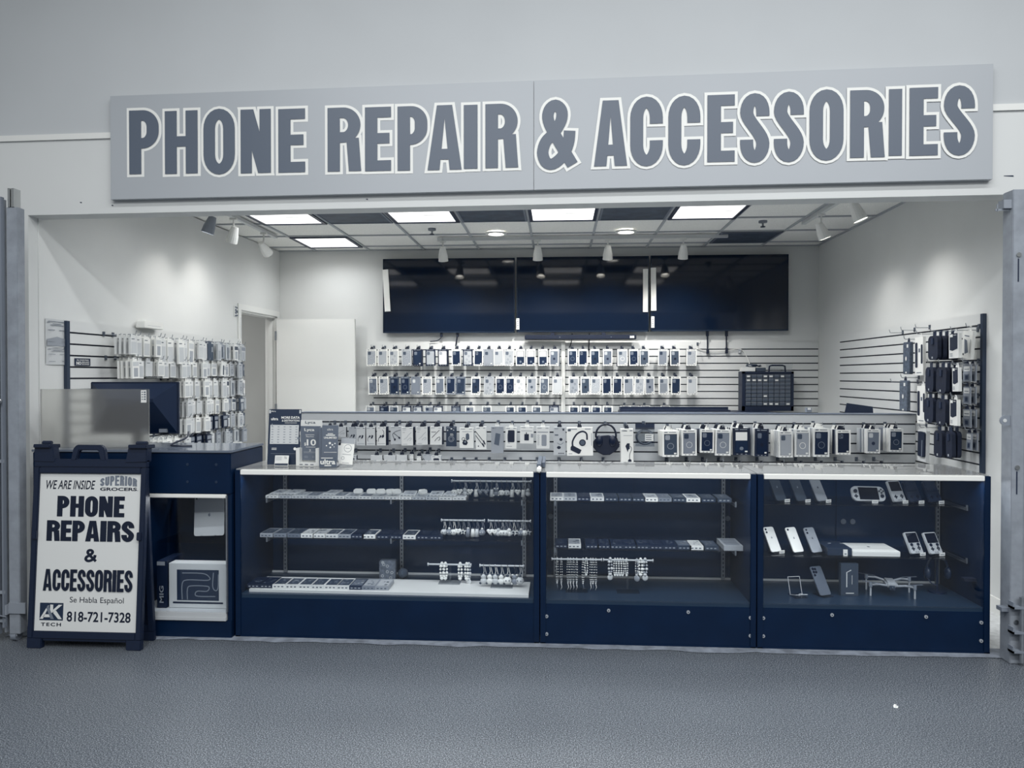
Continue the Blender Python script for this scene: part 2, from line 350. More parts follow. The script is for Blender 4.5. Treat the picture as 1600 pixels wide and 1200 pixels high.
for px, py, lab in ((675, 359, 'small fire sprinkler in the ceiling tile above the left television'), (1192, 347, 'small fire sprinkler in the ceiling tile near the right track rail')):
    p = atZ(px, py, ZC); t = thing('sprinkler', lab, 'sprinkler', (p.x, p.y, ZC), group='ceiling sprinklers')
    b = MB(); b.cyl((0, 0, -.006), (0, 0, .012), .038, 16); b.build('escutcheon', [T(.5, .4)], t)
    b = MB(); b.cyl((0, 0, -.04), (0, 0, 0), .009, 8); b.build('stem', [STEEL], t)
    b = MB(); b.cyl((0, 0, -.046), (0, 0, -.04), .022, 12); b.build('deflector', [DK], t)
# track lights
def track_rail(a, c, label):
    a, c = Vector(a), Vector(c); m = (a+c)/2; L = (c-a).length
    t = thing('track_rail', label, 'track rail', m, (0, 0, math.atan2(c.y-a.y, c.x-a.x)), 'ceiling track rails')
    b = MB(); b.box(-L/2, -.017, -.03, L/2, .017, 0); b.build('channel', [T(.78, .4)], t)
    b = MB(); b.box(-L/2-.03, -.02, -.034, -L/2+.02, .02, 0); b.build('feed_cap', [T(.82, .4)], t)
def head(p, aim, label, white=True, power=0, ang=70, zr=ZC-.03, tone=.88):
    t = thing('track_spotlight', label, 'track spotlight', p, group='track spotlights')
    m = T(tone, .4); d = (Vector(aim)-Vector(p)).normalized()
    b = MB(); b.cyl((0, 0, zr-p[2]), (0, 0, 0), .008, 8); b.box(-.03, -.014, zr-p[2]-.018, .03, .014, zr-p[2]); b.build('stem', [m], t)
    q = Vector((0, 0, -.03)); b = MB()
    b.cyl(q-d*.055, q-d*.02, .028, 16, 0, .036); b.cyl(q-d*.02, q+d*.03, .036, 16, 0, .046); b.cyl(q+d*.03, q+d*.085, .046, 16, 0, .05, cap=False)
    b.build('lamp_head', [m], t, smooth=False)
    b = MB(); b.cyl(q+d*.045, q+d*.052, .045, 16); b.build('lamp', [mat('spot_lamp', col=(1, .97, .9, 1), emit=12)], t)
    if power: spot(Vector(p)+q+d*.06, aim, power, ang)
track_rail((-2.80, 5.3, ZC), (-2.80, 7.15, ZC), 'white ceiling track rail running back along the doorway side wall')
track_rail((-1.19, 7.38, ZC), (1.66, 7.38, ZC), 'long white ceiling track rail in front of the televisions')
track_rail((2.2, 5.2, ZC), (2.2, 6.8, ZC), 'white ceiling track rail along the holster side wall')
head((-2.80, 5.78, 2.77), (-3.3, 5.75, 1.3), 'front grey spotlight on the doorway side track', power=13, tone=.5, ang=104)
head((-2.80, 6.2, 2.77), (-3.35, 6.5, 1.3), 'middle white spotlight on the doorway side track', power=14, ang=108)
head((-2.80, 6.85, 2.76), (-2.5, 8.1, 1.75), 'rear white spotlight on the doorway side track aimed at back wall', power=16, ang=110)
for px, lab, pw in ((689, 'first white spotlight from left on the long rear track', 75), (840, 'second white spotlight from left on the long rear track', 65),
                    (950, 'third white spotlight from left on the long rear track', 65), (1067, 'last white spotlight from left on the long rear track', 60)):
    x = atZ(px, 368, ZC).x; head((x, 7.38, 2.78), (x, 8.1, .9), lab, power=pw*1.2, ang=115)
head((2.2, 6.35, 2.77), (2.78, 6.35, 1.3), 'rear white spotlight on the holster side track', power=19, ang=90)
head((2.2, 5.62, 2.77), (2.78, 5.5, 1.3), 'front white spotlight on the holster side track', power=28, ang=94)

# ------------------------------------------------------------------ slatwalls
SLAT = mat('white_slat_board', .82, .45); GROOVE = mat('slat_groove', .06, .7); PITCH = .0762
def slat_mesh(b, L, ztop, zbot, first=.07, thick=.02):
    """local: x 0..L, front at y=0 facing -y"""
    b.box(0, .011, zbot, L, thick, ztop-.002, 1)
    z = ztop; h = first
    while z > zbot+.01:
        lo = max(z-h, zbot); b.box(0, 0, lo, L, .0112, z, 0); z = lo-.0115; h = PITCH-.0115
def slatwall(label, loc, rz, L, ztop, zbot, ends=()):
    t = thing('slatwall', label, 'slatwall', loc, (0, 0, rz))
    b = MB(); slat_mesh(b, L, ztop, zbot); b.build('slat_boards', [SLAT, GROOVE], t)
    for x in ends:
        e = MB(); e.box(x-.028, -.004, zbot, x+.0, .02, ztop) if x == 0 else e.box(x, -.004, zbot, x+.028, .02, ztop); e.build('edge_trim', [mat('dark_edge_trim', .2, .4)], t)
    return t
# facing +x (left wall): local x runs along -y
slatwall('white slatwall on the doorway side wall with dark front edge', lw(.0205, .375), R(90)-WA, 2.42, 1.872, .62, ends=(0,))
slatwall('white slatwall on the side wall hung with black holsters', (XR-.0205, 7.46, 0), R(-90), 2.45, 1.915, .62, ends=(2.45,))
slatwall('long white slatwall on the back wall under the televisions', (-2.06, YB-.0205, 0), 0, XR-.002+2.06, 1.872, .62)
t = thing('partition', 'low white slatwall partition across the shop behind the showcases', 'partition', (-2.1, 5.88, 0))
PL = XR-.022+2.1
b = MB(); slat_mesh(b, PL, 1.205, .05, .065); b.build('slat_boards', [mat('partition_board', .74, .45), GROOVE], t)
b = MB(); b.box(0, .021, 0, PL, .12, 1.205); b.build('core', [T(.8)], t)
b = MB(); b.box(-.004, -.004, 1.206, PL, .124, 1.214); b.build('top_cap', [T(.4, .5)], t)
# ================================================================== HEAVY CONDENSED LETTERING
_arc = arc
def glyph(b, ch, x, z, w, h, t, bar, y, mi=0, g=0.):
    arc = lambda cx, cz, rx, rz, a0, a1: _arc(cx, cz, rx, rz, a0, a1, 12)
    b.lift = 3e-5
    def Rc(x0, z0, x1, z1): b.rect(x+x0-g, z+z0-g, x+x1+g, z+z1+g, y, mi)
    def Q(*p):
        c = Vector((sum(a for a, _ in p)/len(p), sum(q for _, q in p)/len(p))); n = len(p); P = [Vector(q) for q in p]; o = []
        ar = sum(P[i].x*P[(i+1) % n].y-P[(i+1) % n].x*P[i].y for i in range(n)); sg = 1 if ar > 0 else -1
        for i in range(n):
            e0 = (P[i]-P[i-1]).normalized(); e1 = (P[(i+1) % n]-P[i]).normalized()
            n0 = Vector((e0.y, -e0.x))*sg; n1 = Vector((e1.y, -e1.x))*sg; k = (n0+n1); k = k/max(.35, k.length_squared/2) if k.length else n0
            o.append(P[i]+k*g)
        b.quad([(x+q.x, y-b.up(), z+q.y) for q in o], mi)
    def S(p, closed=False): b.stroke([(x+a, z+q) for a, q in p], t, y, mi, closed, bar, g)
    a = t/2; e = w-t/2; k = bar/2
    def bowl(xl, zt, zb):
        rx = min(.34*w, (e-xl)*.8); rz = min(rx*1.1, (zt-zb)/2)
        return [(xl, zt)]+arc(e-rx, zt-rz, rx, rz, 90, 0)+arc(e-rx, zb+rz, rx, rz, 0, -90)+[(xl, zb)]
    rx = (w-t)/2; rz = min(.22*h, rx*1.7); c = w/2
    if ch == 'P': Rc(0, 0, t, h); S(bowl(a, h-k, .40*h+k))
    elif ch == 'R': Rc(0, 0, t, h); S(bowl(a, h-k, .45*h+k)); Q((e-a*.9, .02*h), (w+.01*h, 0), (e+a*.72, .52*h), (e-a*1.3, .52*h)); b.rect(x+e-a*.9-g, z-g, x+w+.01*h+g, z+.03*h, y, mi)
    elif ch == 'H': Rc(0, 0, t, h); Rc(w-t, 0, w, h); Rc(a, .43*h, w-a, .43*h+bar)
    elif ch == 'I': Rc(0, 0, w, h)
    elif ch == 'E': Rc(0, 0, t, h); Rc(a, h-bar, w, h); Rc(a, 0, w, bar); Rc(a, .51*h-k, w*.94, .51*h+k)
    elif ch == 'N': Rc(0, 0, t*.92, h); Rc(w-t*.92, 0, w, h); Q((0, h), (t*1.05, h), (w, 0), (w-t*1.05, 0))
    elif ch == 'A': Q((0, 0), (t*.95, 0), (c+t*.1, h), (c-t*.6, h)); Q((w-t*.95, 0), (w, 0), (c+t*.6, h), (c-t*.1, h)); Rc(.28*w, .16*h, .72*w, .16*h+bar)
    elif ch == 'U': S([(a, h)]+arc(c, rz+k, rx, rz, 180, 360)+[(e, h)])
    elif ch == 'O': S(arc(c, h-k-rz, rx, rz, 0, 180)+arc(c, k+rz, rx, rz, 180, 360), True)
    elif ch == 'C': S([(e, .61*h)]+arc(c, h-k-rz, rx, rz, 0, 180)+arc(c, k+rz, rx, rz, 180, 360)+[(e, .37*h)])
    elif ch == 'S':
        m = []
        for i in range(1, 10):
            u = i/10; v = 1-u; m.append((a*v**3+3*a*v*v*u+3*e*v*u*u+e*u**3, (h-k-rz)*v**3+3*(.60*h)*v*v*u+3*(.42*h)*v*u*u+(k+rz)*u**3))
        S([(e, .67*h)]+arc(c, h-k-rz, rx, rz, 0, 180)+m+[(e, k+rz)]+arc(c, k+rz, rx, rz, 0, -180)[1:]+[(a, .335*h)])
    elif ch == '&':
        p = smooth_path([(.94*w, .05*h), (.50*w, .45*h), (.27*w, .70*h), (.29*w, .86*h), (.46*w, .93*h), (.63*w, .85*h), (.62*w, .70*h), (.42*w, .52*h), (.2*w, .40*h), (.11*w, .24*h), (.2*w, .10*h), (.40*w, .07*h), (.66*w, .18*h), (.82*w, .36*h), (.86*w, .55*h)], 4)
        S(p)
def word(b, s, x0, z0, x1, z1, y, mi, stem, bar, gap=.09, wid=None, g=0.):
    """stem, bar as fractions of the height; letters share the width, I narrower"""
    wd = [(wid or {}).get(c, .5 if c == 'I' else 1.) for c in s]; n = sum(wd)+gap*(len(s)-1); u = (x1-x0)/n; x = x0; h = z1-z0
    for c, q in zip(s, wd): glyph(b, c, x, z0, q*u, h, min(stem*h, q*u), bar*h, y, mi, g); x += (q+gap)*u

# ================================================================== SHOP SIGN
LA = [(93, 197, 185, 403), (217, 332, 187, 402), (351, 461, 180, 405), (480, 586, 182, 400), (611, 705, 180, 398), (782, 897, 176, 394), (912, 1003, 174, 393), (1025, 1129, 171, 391), (1129, 1248, 168, 389), (1255, 1303, 166, 386), (1330, 1442, 163, 382)]
LB = [(45, 160, 140, 355), (222, 328, 140, 347), (338, 442, 128, 348), (460, 562, 125, 345), (585, 672, 122, 334), (690, 783, 117, 337), (798, 893, 112, 335), (912, 1020, 105, 330), (1042, 1150, 107, 320), (1166, 1207, 103, 315), (1232, 1322, 99, 314), (1342, 1440, 92, 314)]
def sgn(px, py):                                        # point of the sign's face, in the sign's own frame
    d = ray(px, py); t = 4.228/(d[1]+.028*d[0]); return d[0]*t, CH+d[2]*t
sx0, sx1, sxm = sgn(172, 220)[0], sgn(1552, 190)[0], sgn(834, 210)[0]
sg = thing('shop_sign', 'long grey PHONE REPAIR & ACCESSORIES sign above the shop opening', 'sign', (0, 4.228, 0), (0, 0, -math.atan(.028)))
SIGNM = mat('sign_face_grey', .665, .4, noise=.015, nscale=1.5); SZ0, SZ1 = 2.575, 3.2
for x0, x1 in ((sx0, sxm-.001), (sxm+.001, sx1)):
    b = MB(); b.box(x0, 0, SZ0, x1, .034, SZ1); b.build('sign_board', [SIGNM], sg, bevel=.0015)
lo, li = MB(), MB()
for s, boxes, sc, ox in (('PHONEREPAIR', LA, 2.2222, 160), ('&ACCESSORIES', LB, 2.0513, 820)):
    for c, (a, e, u, v) in zip(s, boxes):
        xa, zt = sgn(ox+a/sc, 90+u/sc); xb, zb = sgn(ox+e/sc, 90+v/sc); h = zt-zb
        t = .2*h if c != 'I' else xb-xa
        if c in 'CSO&': t = .185*h
        if c == '&': t = .17*h
        glyph(lo, c, xa, zb, xb-xa, h, t, .165*h, -.0006, 0, .0165); glyph(li, c, xa, zb, xb-xa, h, t, .165*h, -.004, 0)
lo.build('lettering_outline', [mat('sign_outline_white', .9, .45)], sg); li.build('lettering', [mat('sign_letter_slate', .37, .45)], sg)

# ================================================================== TELEVISIONS
SCR = mat('dark_screen', col=(.0012, .0065, .021, 1), rough=.07, spec=.5); FOAM = T(.93, .6)
tvs = (((598, 405), (804.5, 520.5), 'wall television nearest the open door, foam strip on its left edge'), ((807, 403), (1014, 518.5), 'middle wall television above the soundbar'),
       ((1016.5, 400), (1232, 516.5), 'wall television furthest from the open door, over the parts cabinet'))
for i, (a, c, lab) in enumerate(tvs):
    p, q = atY(*a, 8.02), atY(*c, 8.02); W = q.x-p.x-.004; H = .815; cz = 2.388+.004*i
    t = thing('television', lab, 'television', ((p.x+q.x)/2, 8.02, cz), group='televisions in a row')
    b = MB(); b.box(-W/2, .004, -H/2, W/2, .05, H/2); b.build('casing', [GLOSSBLK], t, bevel=.002)
    b = MB(); b.rect(-W/2+.009, -H/2+.018, W/2-.009, H/2-.008, .0005); b.quad([(-W/2+.009, .0035, -H/2+.018), (-W/2+.009, .0035, -H/2+.018), (W/2-.009, .0035, -H/2+.018)]); b.v = b.v[:4]; b.f = b.f[:1]; b.m = b.m[:1]
    b.prism([(-W/2+.009, -H/2+.018), (W/2-.009, -H/2+.018), (W/2-.009, H/2-.008), (-W/2+.009, H/2-.008)], .001, .004); b.build('screen', [SCR], t)
    b = MB()
    for x0, z0, x1, z1 in ((-W/2, -H/2, W/2, -H/2+.016), (-W/2, H/2-.006, W/2, H/2), (-W/2, -H/2, -W/2+.007, H/2), (W/2-.007, -H/2, W/2, H/2)): b.box(x0, -.001, z0, x1, .004, z1)
    b.build('bezel', [mat('tv_bezel', .2, .25, .5)], t)
    b = MB(); b.box(-.2, .05, -.2, .2, .079, .2); b.build('wall_mount', [BLK], t)
    fs = {0: [(604, 454, 9, 66, R(-3.2))], 1: [(1008.5, 454, 7.5, 66, 0)], 2: [(1021, 452, 8, 66, R(-.6))]}[i]
    for px, py, wd, ht, an in fs:
        m = atY(px, py, 8.015)-t.location; hw, hh = wd*8.02/F/2, ht*8.02/F/2
        b = MB(); b.box(-hw, -.012, -hh, hw, 0, hh); o = b.build('foam_strip', [FOAM], t); o.location = (m.x, -.001, m.z); o.rotation_euler = (0, an, 0)
    if i:
        m = atY(809 if i == 1 else 1020, 506 if i == 1 else 503, 8.015)-t.location
        b = MB(); b.box(m.x-.017, -.003, m.z-.062, m.x+.017, -.0008, m.z+.06, 0)
        for k in range(5): b.rect(m.x-.004-(k % 2)*.006, m.z-.04+k*.02, m.x+.006, m.z-.034+k*.02, -.0034, 1)
        b.build('spec_label', [T(.85), T(.3)], t)
sb = atY(820, 526, 7.99); se = atY(994, 530, 7.99); L = se.x-sb.x
t = thing('soundbar', 'long black soundbar hanging under the middle television', 'soundbar', ((sb.x+se.x)/2, 7.985, 1.925))
b = MB(); b.box(-L/2, -.03, -.025, L/2, .045, .025); b.build('enclosure', [BLK], t, bevel=.006)
for x in (-.3, .25):
    b = MB(); b.box(x-.02, -.01, .02, x+.02, .012, .05); b.build('bracket', [BLK], t)
    b = MB(); b.cyl((x+.08, -.031, 0), (x+.08, -.029, 0), .004, 8); b.build('indicator', [T(.6)], t)
b = MB(); b.box(L/2-.07, -.034, -.012, L/2-.025, -.028, .012); b.build('price_tag', [T(.85)], t)
def cord(pts, r, label, m=BLK, cat='cable', name='power_cord', plug=None):
    t = thing(name, label, cat); b = MB(); b.tube(smooth_path([tuple(p) for p in pts], 5), r, 6); b.build('cable', [m], t)
    if plug:
        b = MB()
        for p, s in plug: b.box(p[0]-.013, p[1]-.02, p[2]-s, p[0]+.013, p[1]+.01, p[2]+s)
        b.build('plug', [m], t)
def wp(px, py, Y=8.06): return atY(px, py, Y)
cord([wp(690, 519, 8.03), wp(690, 526), wp(684, 532), wp(672, 533.5)], .005, 'grey cable looping below the television nearest the door', plug=[(wp(690, 523), .025)])
cord([wp(715, 519, 8.03), wp(714, 528), wp(712, 541, 8.07)], .008, 'short thick black cord below the television nearest the door', plug=[(wp(715, 523), .025)])
cord([wp(894, 521, 8.04), wp(893, 533), wp(890, 543, 8.065)], .006, 'thin black cord dropping behind the soundbar, nearer the door')
cord([wp(921, 521, 8.04), wp(920.5, 535), wp(919.5, 548, 8.065)], .006, 'thin black cord dropping behind the soundbar, further from the door')
cord([wp(1105, 518, 8.03), wp(1105.5, 535), wp(1105.5, 550, 8.068)], .008, 'left of two thick black cords under the television over the cabinet', plug=[(wp(1105, 521), .03), (wp(1105.5, 549), .025)])
cord([wp(1135, 518, 8.03), wp(1135, 535), wp(1135, 550, 8.068)], .008, 'right of two thick black cords under the television over the cabinet', plug=[(wp(1135, 521), .03), (wp(1135, 548), .03)])
cord([wp(1088, 545, 8.07), wp(1112, 549), wp(1140, 546.5), wp(1158, 546), wp(1168, 560), wp(1172, 573, 8.0)], .0035, 'thin white cable strung along the slatwall towards the parts cabinet', T(.88))
# raceway
t = thing('cable_raceway', 'white vertical cable raceway splitting the back wall display', 'raceway', (wp(880, 540).x, YB-.021, 0))
b = MB(); b.box(-.022, -.03, .7, .022, 0, 1.885); b.build('vertical_duct', [T(.9)], t, bevel=.003)
b = MB(); b.box(-.42, -.028, 1.868, -.022, 0, 1.888); b.build('horizontal_duct', [T(.9)], t, bevel=.003)
t = thing('outlet_box', 'small grey wall clip on the slatwall beside the hanging white cable', 'cable clip', (wp(1156, 548).x, YB-.021, wp(1156, 548).z))
b = MB(); b.box(-.013, -.02, -.028, .013, 0, .024); b.build('clip_body', [T(.62)], t); b = MB(); b.box(-.009, -.024, -.02, .009, -.02, -.008); b.build('clip_tab', [T(.8)], t)

# ================================================================== GATES
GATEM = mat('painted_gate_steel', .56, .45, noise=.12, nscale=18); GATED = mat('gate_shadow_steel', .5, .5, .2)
p = atY(27, 600, 4.0)
g = thing('folding_gate', 'folded grey metal accordion gate with lever handle beside the sandwich board', 'gate', (-3.075, 4.0, 0))
b = MB(); b.box(-.034, -.03, .045, .03, .03, 2.46); b.build('post', [GATEM], g, bevel=.003)
b = MB(); b.box(-.022, -.034, 2.46, -.008, .02, 2.565); b.box(-.002, -.034, 2.46, .014, .02, 2.565); b.build('top_carrier', [CHROME], g)
random.seed(5)
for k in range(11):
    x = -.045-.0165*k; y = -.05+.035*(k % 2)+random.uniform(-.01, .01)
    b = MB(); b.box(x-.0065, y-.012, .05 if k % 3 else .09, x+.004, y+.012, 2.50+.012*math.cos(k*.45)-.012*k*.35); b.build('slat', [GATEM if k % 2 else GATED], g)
for z in (1.02, .28, .12):
    b = MB(); b.box(-.2, -.058, z, -.04, -.05, z+.018); b.build('cross_link', [GATEM], g)
b = MB(); b.cyl((-.23, -.085, 1.37), (-.045, -.085, 1.37), .0165, 14); b.ball((-.045, -.085, 1.37), .0168, 12, 8); b.build('lever_handle', [CHROME], g, smooth=True)
b = MB(); b.cyl((-.06, -.085, 1.37), (-.06, -.03, 1.37), .012, 10); b.build('handle_stem', [CHROME], g)
b = MB(); b.box(-.03, -.04, .165, .068, -.03, .225); b.box(-.045, -.055, .16, -.03, -.03, .215); b.add([(-.1, -.08, .165), (-.04, -.09, .165), (-.03, -.06, .15), (-.085, -.05, .15), (-.1, -.08, .172), (-.04, -.09, .172), (-.03, -.06, .157), (-.085, -.05, .157)], [(0, 1, 2, 3), (4, 5, 6, 7), (0, 1, 5, 4), (1, 2, 6, 5), (2, 3, 7, 6), (3, 0, 4, 7)])
b.build('floor_latch', [T(.55, .4)], g)
b = MB(); b.cyl((-.03, 0, .03), (.0, 0, .03), .03, 16); b.build('caster', [T(.5)], g); b = MB(); b.box(-.036, -.025, .03, -.031, .025, .075); b.box(.001, -.025, .03, .006, .025, .075); b.build('caster_fork', [GATEM], g)
g = thing('gate_post', 'grey metal gate post with latch brackets at the opening edge by the holster wall', 'gate post', (2.395, 4.03, 0))
b = MB(); b.box(-.034, -.03, .0, .03, .06, 2.48); b.build('post', [GATEM], g, bevel=.003)
b = MB(); b.box(-.075, -.02, 2.385, -.034, .03, 2.43); b.box(-.108, -.005, 2.375, -.034, .0, 2.385); b.box(-.1, -.005, 2.37, -.096, 0, 2.41); b.build('top_bracket', [T(.55, .4)], g)
b = MB(); b.prism(arc(-.06, 1.275, .026, .026, 90, 270, 8)+[(-.03, 1.249), (-.03, 1.301)], -.02, -.012); b.build('hasp_plate', [T(.52, .4)], g)
b = MB(); b.cyl((-.062, -.022, 1.275), (-.062, -.0195, 1.275), .0095, 12); b.build('hasp_hole', [T(.8)], g)
for z in (2.14, 1.03, .22):
    b = MB(); b.cyl((-.005, -.036, z), (-.005, -.029, z), .012, 12); b.build('bolt', [CHROME], g)
    if z > .5: b = MB(); b.box(-.009, -.0315, z-.14, -.003, -.029, z-.02); b.build('slot', [VDK], g)
b = MB(); b.cyl((.01, -.06, .02), (.01, -.06, .36), .014, 10); b.build('drop_rod', [STEEL], g)
for z in (.3, .17, .07):
    b = MB(); b.box(-.045, -.075, z, .03, -.03, z+.012); b.box(-.045, -.075, z, -.038, -.03, z+.035); b.build('rod_guide', [T(.5, .4)], g)
b = MB(); b.box(-.07, -.02, .27, -.03, .03, .29); b.build('foot_bracket', [T(.5, .4)], g)
for k in range(5):
    b = MB(); x = .045+.02*k; b.box(x, .0+.02*(k % 2), .05, x+.009, .05+.02*(k % 2), 2.44); b.build('slat', [GATEM], g)

# ================================================================== SANDWICH BOARD
a = thing('sandwich_board', 'black plastic sandwich board advertising PHONE REPAIRS in front of the counter', 'a-frame sign', (-2.615, 3.88, 0))
AH, AW = 1.13, .655; LEAN = math.atan(.08/AH)
def lean(sgnv): return lambda v: Vector((v.x, v.y*math.cos(LEAN)*1+v.z*math.sin(LEAN)*sgnv, v.z*math.cos(LEAN)-v.y*math.sin(LEAN)*sgnv))
AB = mat('sandwich_board_plastic', .085, .5, noise=.1, nscale=90, bump=.2)
def leaf(b, y0, y1):
    w = AW/2
    P = [(-w, .06), (-w, 1.0), (w, 1.0), (w, .06)]
    b.box(-w, y0, .055, -w+.033, y1, 1.0); b.box(w-.033, y0, .055, w, y1, 1.0); b.box(-w+.033, y0, .055, w-.033, y1, .095); b.box(-w+.033, y0, .965, w-.033, y1, 1.0)
    b.box(-w+.03, y0+.016, .09, w-.03, y1-.004, .96)
    b.box(-w, y0, .0, -w+.085, y1, .06); b.box(w-.085, y0, .0, w, y1, .06); b.box(-w+.085, y0+.008, .04, w-.085, y1, .06)
b = MB(); leaf(b, 0, .032); b.move(lean(1)).build('front_leaf', [AB], a, bevel=.004)
b = MB(); leaf(b, -.032, 0); b.move(lean(-1)); b.move(lambda v: v+Vector((-.012, .185, 0))).build('rear_leaf', [AB], a, bevel=.004)
b = MB(); w = AW/2; b.box(-w, .0, 1.0, w, .03, 1.045)
for x0, x1 in ((-w, -w+.12), (w-.12, w)): b.prism([(x0, 1.03), (x1 if x0 < 0 else x0-.0, 1.03)]+([(x1, 1.03), (x1-.012, 1.115), (x0, 1.115)] if x0 < 0 else [(x1, 1.03), (x1, 1.115), (x0+.012, 1.115)]), -.004, .05)
b.move(lean(1)).build('top_rail', [AB], a, bevel=.004)
b = MB()
for x0, x1 in ((-w+.005, -w+.1), (w-.1, w+.005)):
    b.box(x0, -.02, 1.108, x1, .075, 1.128); b.cyl((x0+.02, .03, 1.135), (x1-.02, .03, 1.135), .012, 10)
b.move(lean(1)).build('hinge_cap', [AB], a, bevel=.003)
b = MB(); b.prism([(-.115, 1.035), (-.085, 1.035), (-.068, 1.095), (.042, 1.095), (.06, 1.035), (.09, 1.035), (.078, 1.105), (.058, 1.125), (-.083, 1.125), (-.103, 1.105)], 0, .03)
b.move(lean(1)).build('carry_handle', [AB], a, bevel=.004)
b = MB()
for x in (-w+.018, w-.034): b = MB(); b.box(x-.005, -.012, .6, x+.02, .002, .645); b.move(lean(1)).build('insert_clip', [AB], a, bevel=.003)
IW, IH, IZ = .598, .873, .967
ins = MB(); ins.box(-IW/2, .0125, IZ-IH, IW/2, .0155, IZ); ins.move(lean(1)); io = ins.build('poster', [T(.84, .5)], a)
def ub(X0, Y0, X1, Y1):
    def f(X, Y): v = (Y-237)/821; return (X-(90-10*v))/(557-2*v)*IW-IW/2, IZ-v*IH
    x0, z1 = f(X0, Y0); x1, z0 = f(X1, Y1); xm = (f(X0, Y1)[0]+x0)/2; return xm, z0, xm+(x1-x0), z1
INK = mat('poster_ink', .06, .5); INKG = mat('poster_grey_ink', .45, .5); yb = .0117
b = MB()
b.text('WE ARE INSIDE', *ub(127, 275, 393, 322), yb, 0, .012, .25)
x0, z0, x1, z1 = ub(420, 252, 618, 304); bb = MB(); word(bb, 'SUPERIOR', x0, z0, x1, z1, yb, 1, .2, .17, .2)
cx = (x0+x1)/2; hw = (x1-x0)/2
bb.move(lambda v: Vector((v.x, v.y, z0+(v.z-z0)*(.72+.28*(1-((v.x-cx)/hw)**2))+.004*(1-((v.x-cx)/hw)**2)))); b.add(bb.v, bb.f, 1)
b.text('GROCERS', *ub(420, 311, 618, 328), yb, 0, .03)
x0, z0, x1, z1 = ub(621, 324, 624, 328); b.rect(x0, z0, x1, z1, yb)
W1 = {'P': .93, 'H': 1.05, 'E': .82, 'N': 1.05, 'I': .46, 'S': .95, 'A': 1.05, 'R': 1.0}
word(b, 'PHONE', *ub(190, 357, 553, 465), yb, 0, .28, .2, .08, W1); word(b, 'REPAIRS', *ub(137, 485, 608, 592), yb, 0, .28, .2, .06, W1)
b2 = MB(); glyph(b2, '&', 0, 0, 1, 1, .24, .2, yb); x0, z0, x1, z1 = ub(345, 633, 410, 698); b2.move(lambda v: Vector((x0+v.x*(x1-x0), v.y, z0+v.z*(z1-z0)))); b.add(b2.v, b2.f, 0)
word(b, 'ACCESSORIES', *ub(127, 738, 606, 850), yb, 0, .155, .16, .08, {'I': .47, 'A': 1.1, 'E': .85})
b.lift = 0.; b.k = 0.
b.text('Se Habla Español', *ub(272, 880, 560, 918), yb, 0)
b.text('818-721-7328', *ub(258, 955, 598, 1008), yb, 0, .02); b.text('TECH', *ub(120, 1015, 228, 1033), yb, 0, .025, 0, 1.25)
x0, z0, x1, z1 = ub(112, 913, 237, 1003); b.rect(x0, z0, x1, z1, yb, 2)
def lg(*p): return [(x0+(x1-x0)*u/100, z0+(z1-z0)*v/100) for u, v in p]
for poly, mi in ((lg((2, 8), (15, 8), (40, 84), (34, 84), (2, 10)), 3), (lg((13, 18), (45, 18), (45, 34), (20, 34)), 3), (lg((28, 70), (36, 86), (62, 8), (48, 8)), 1), (lg((44, 90), (57, 90), (57, 48), (50, 42), (44, 55)), 3), (lg((80, 90), (96, 90), (62, 50), (55, 44), (57, 60)), 3), (lg((62, 52), (70, 56), (96, 8), (80, 8), (58, 42)), 3)):
    b.face2(poly, yb-.0006-(.0004 if mi == 1 else 0), mi)
b.move(lean(1)).build('lettering', [INK, INKG, mat('logo_navy', .16, .5), T(.84, .5)], io)
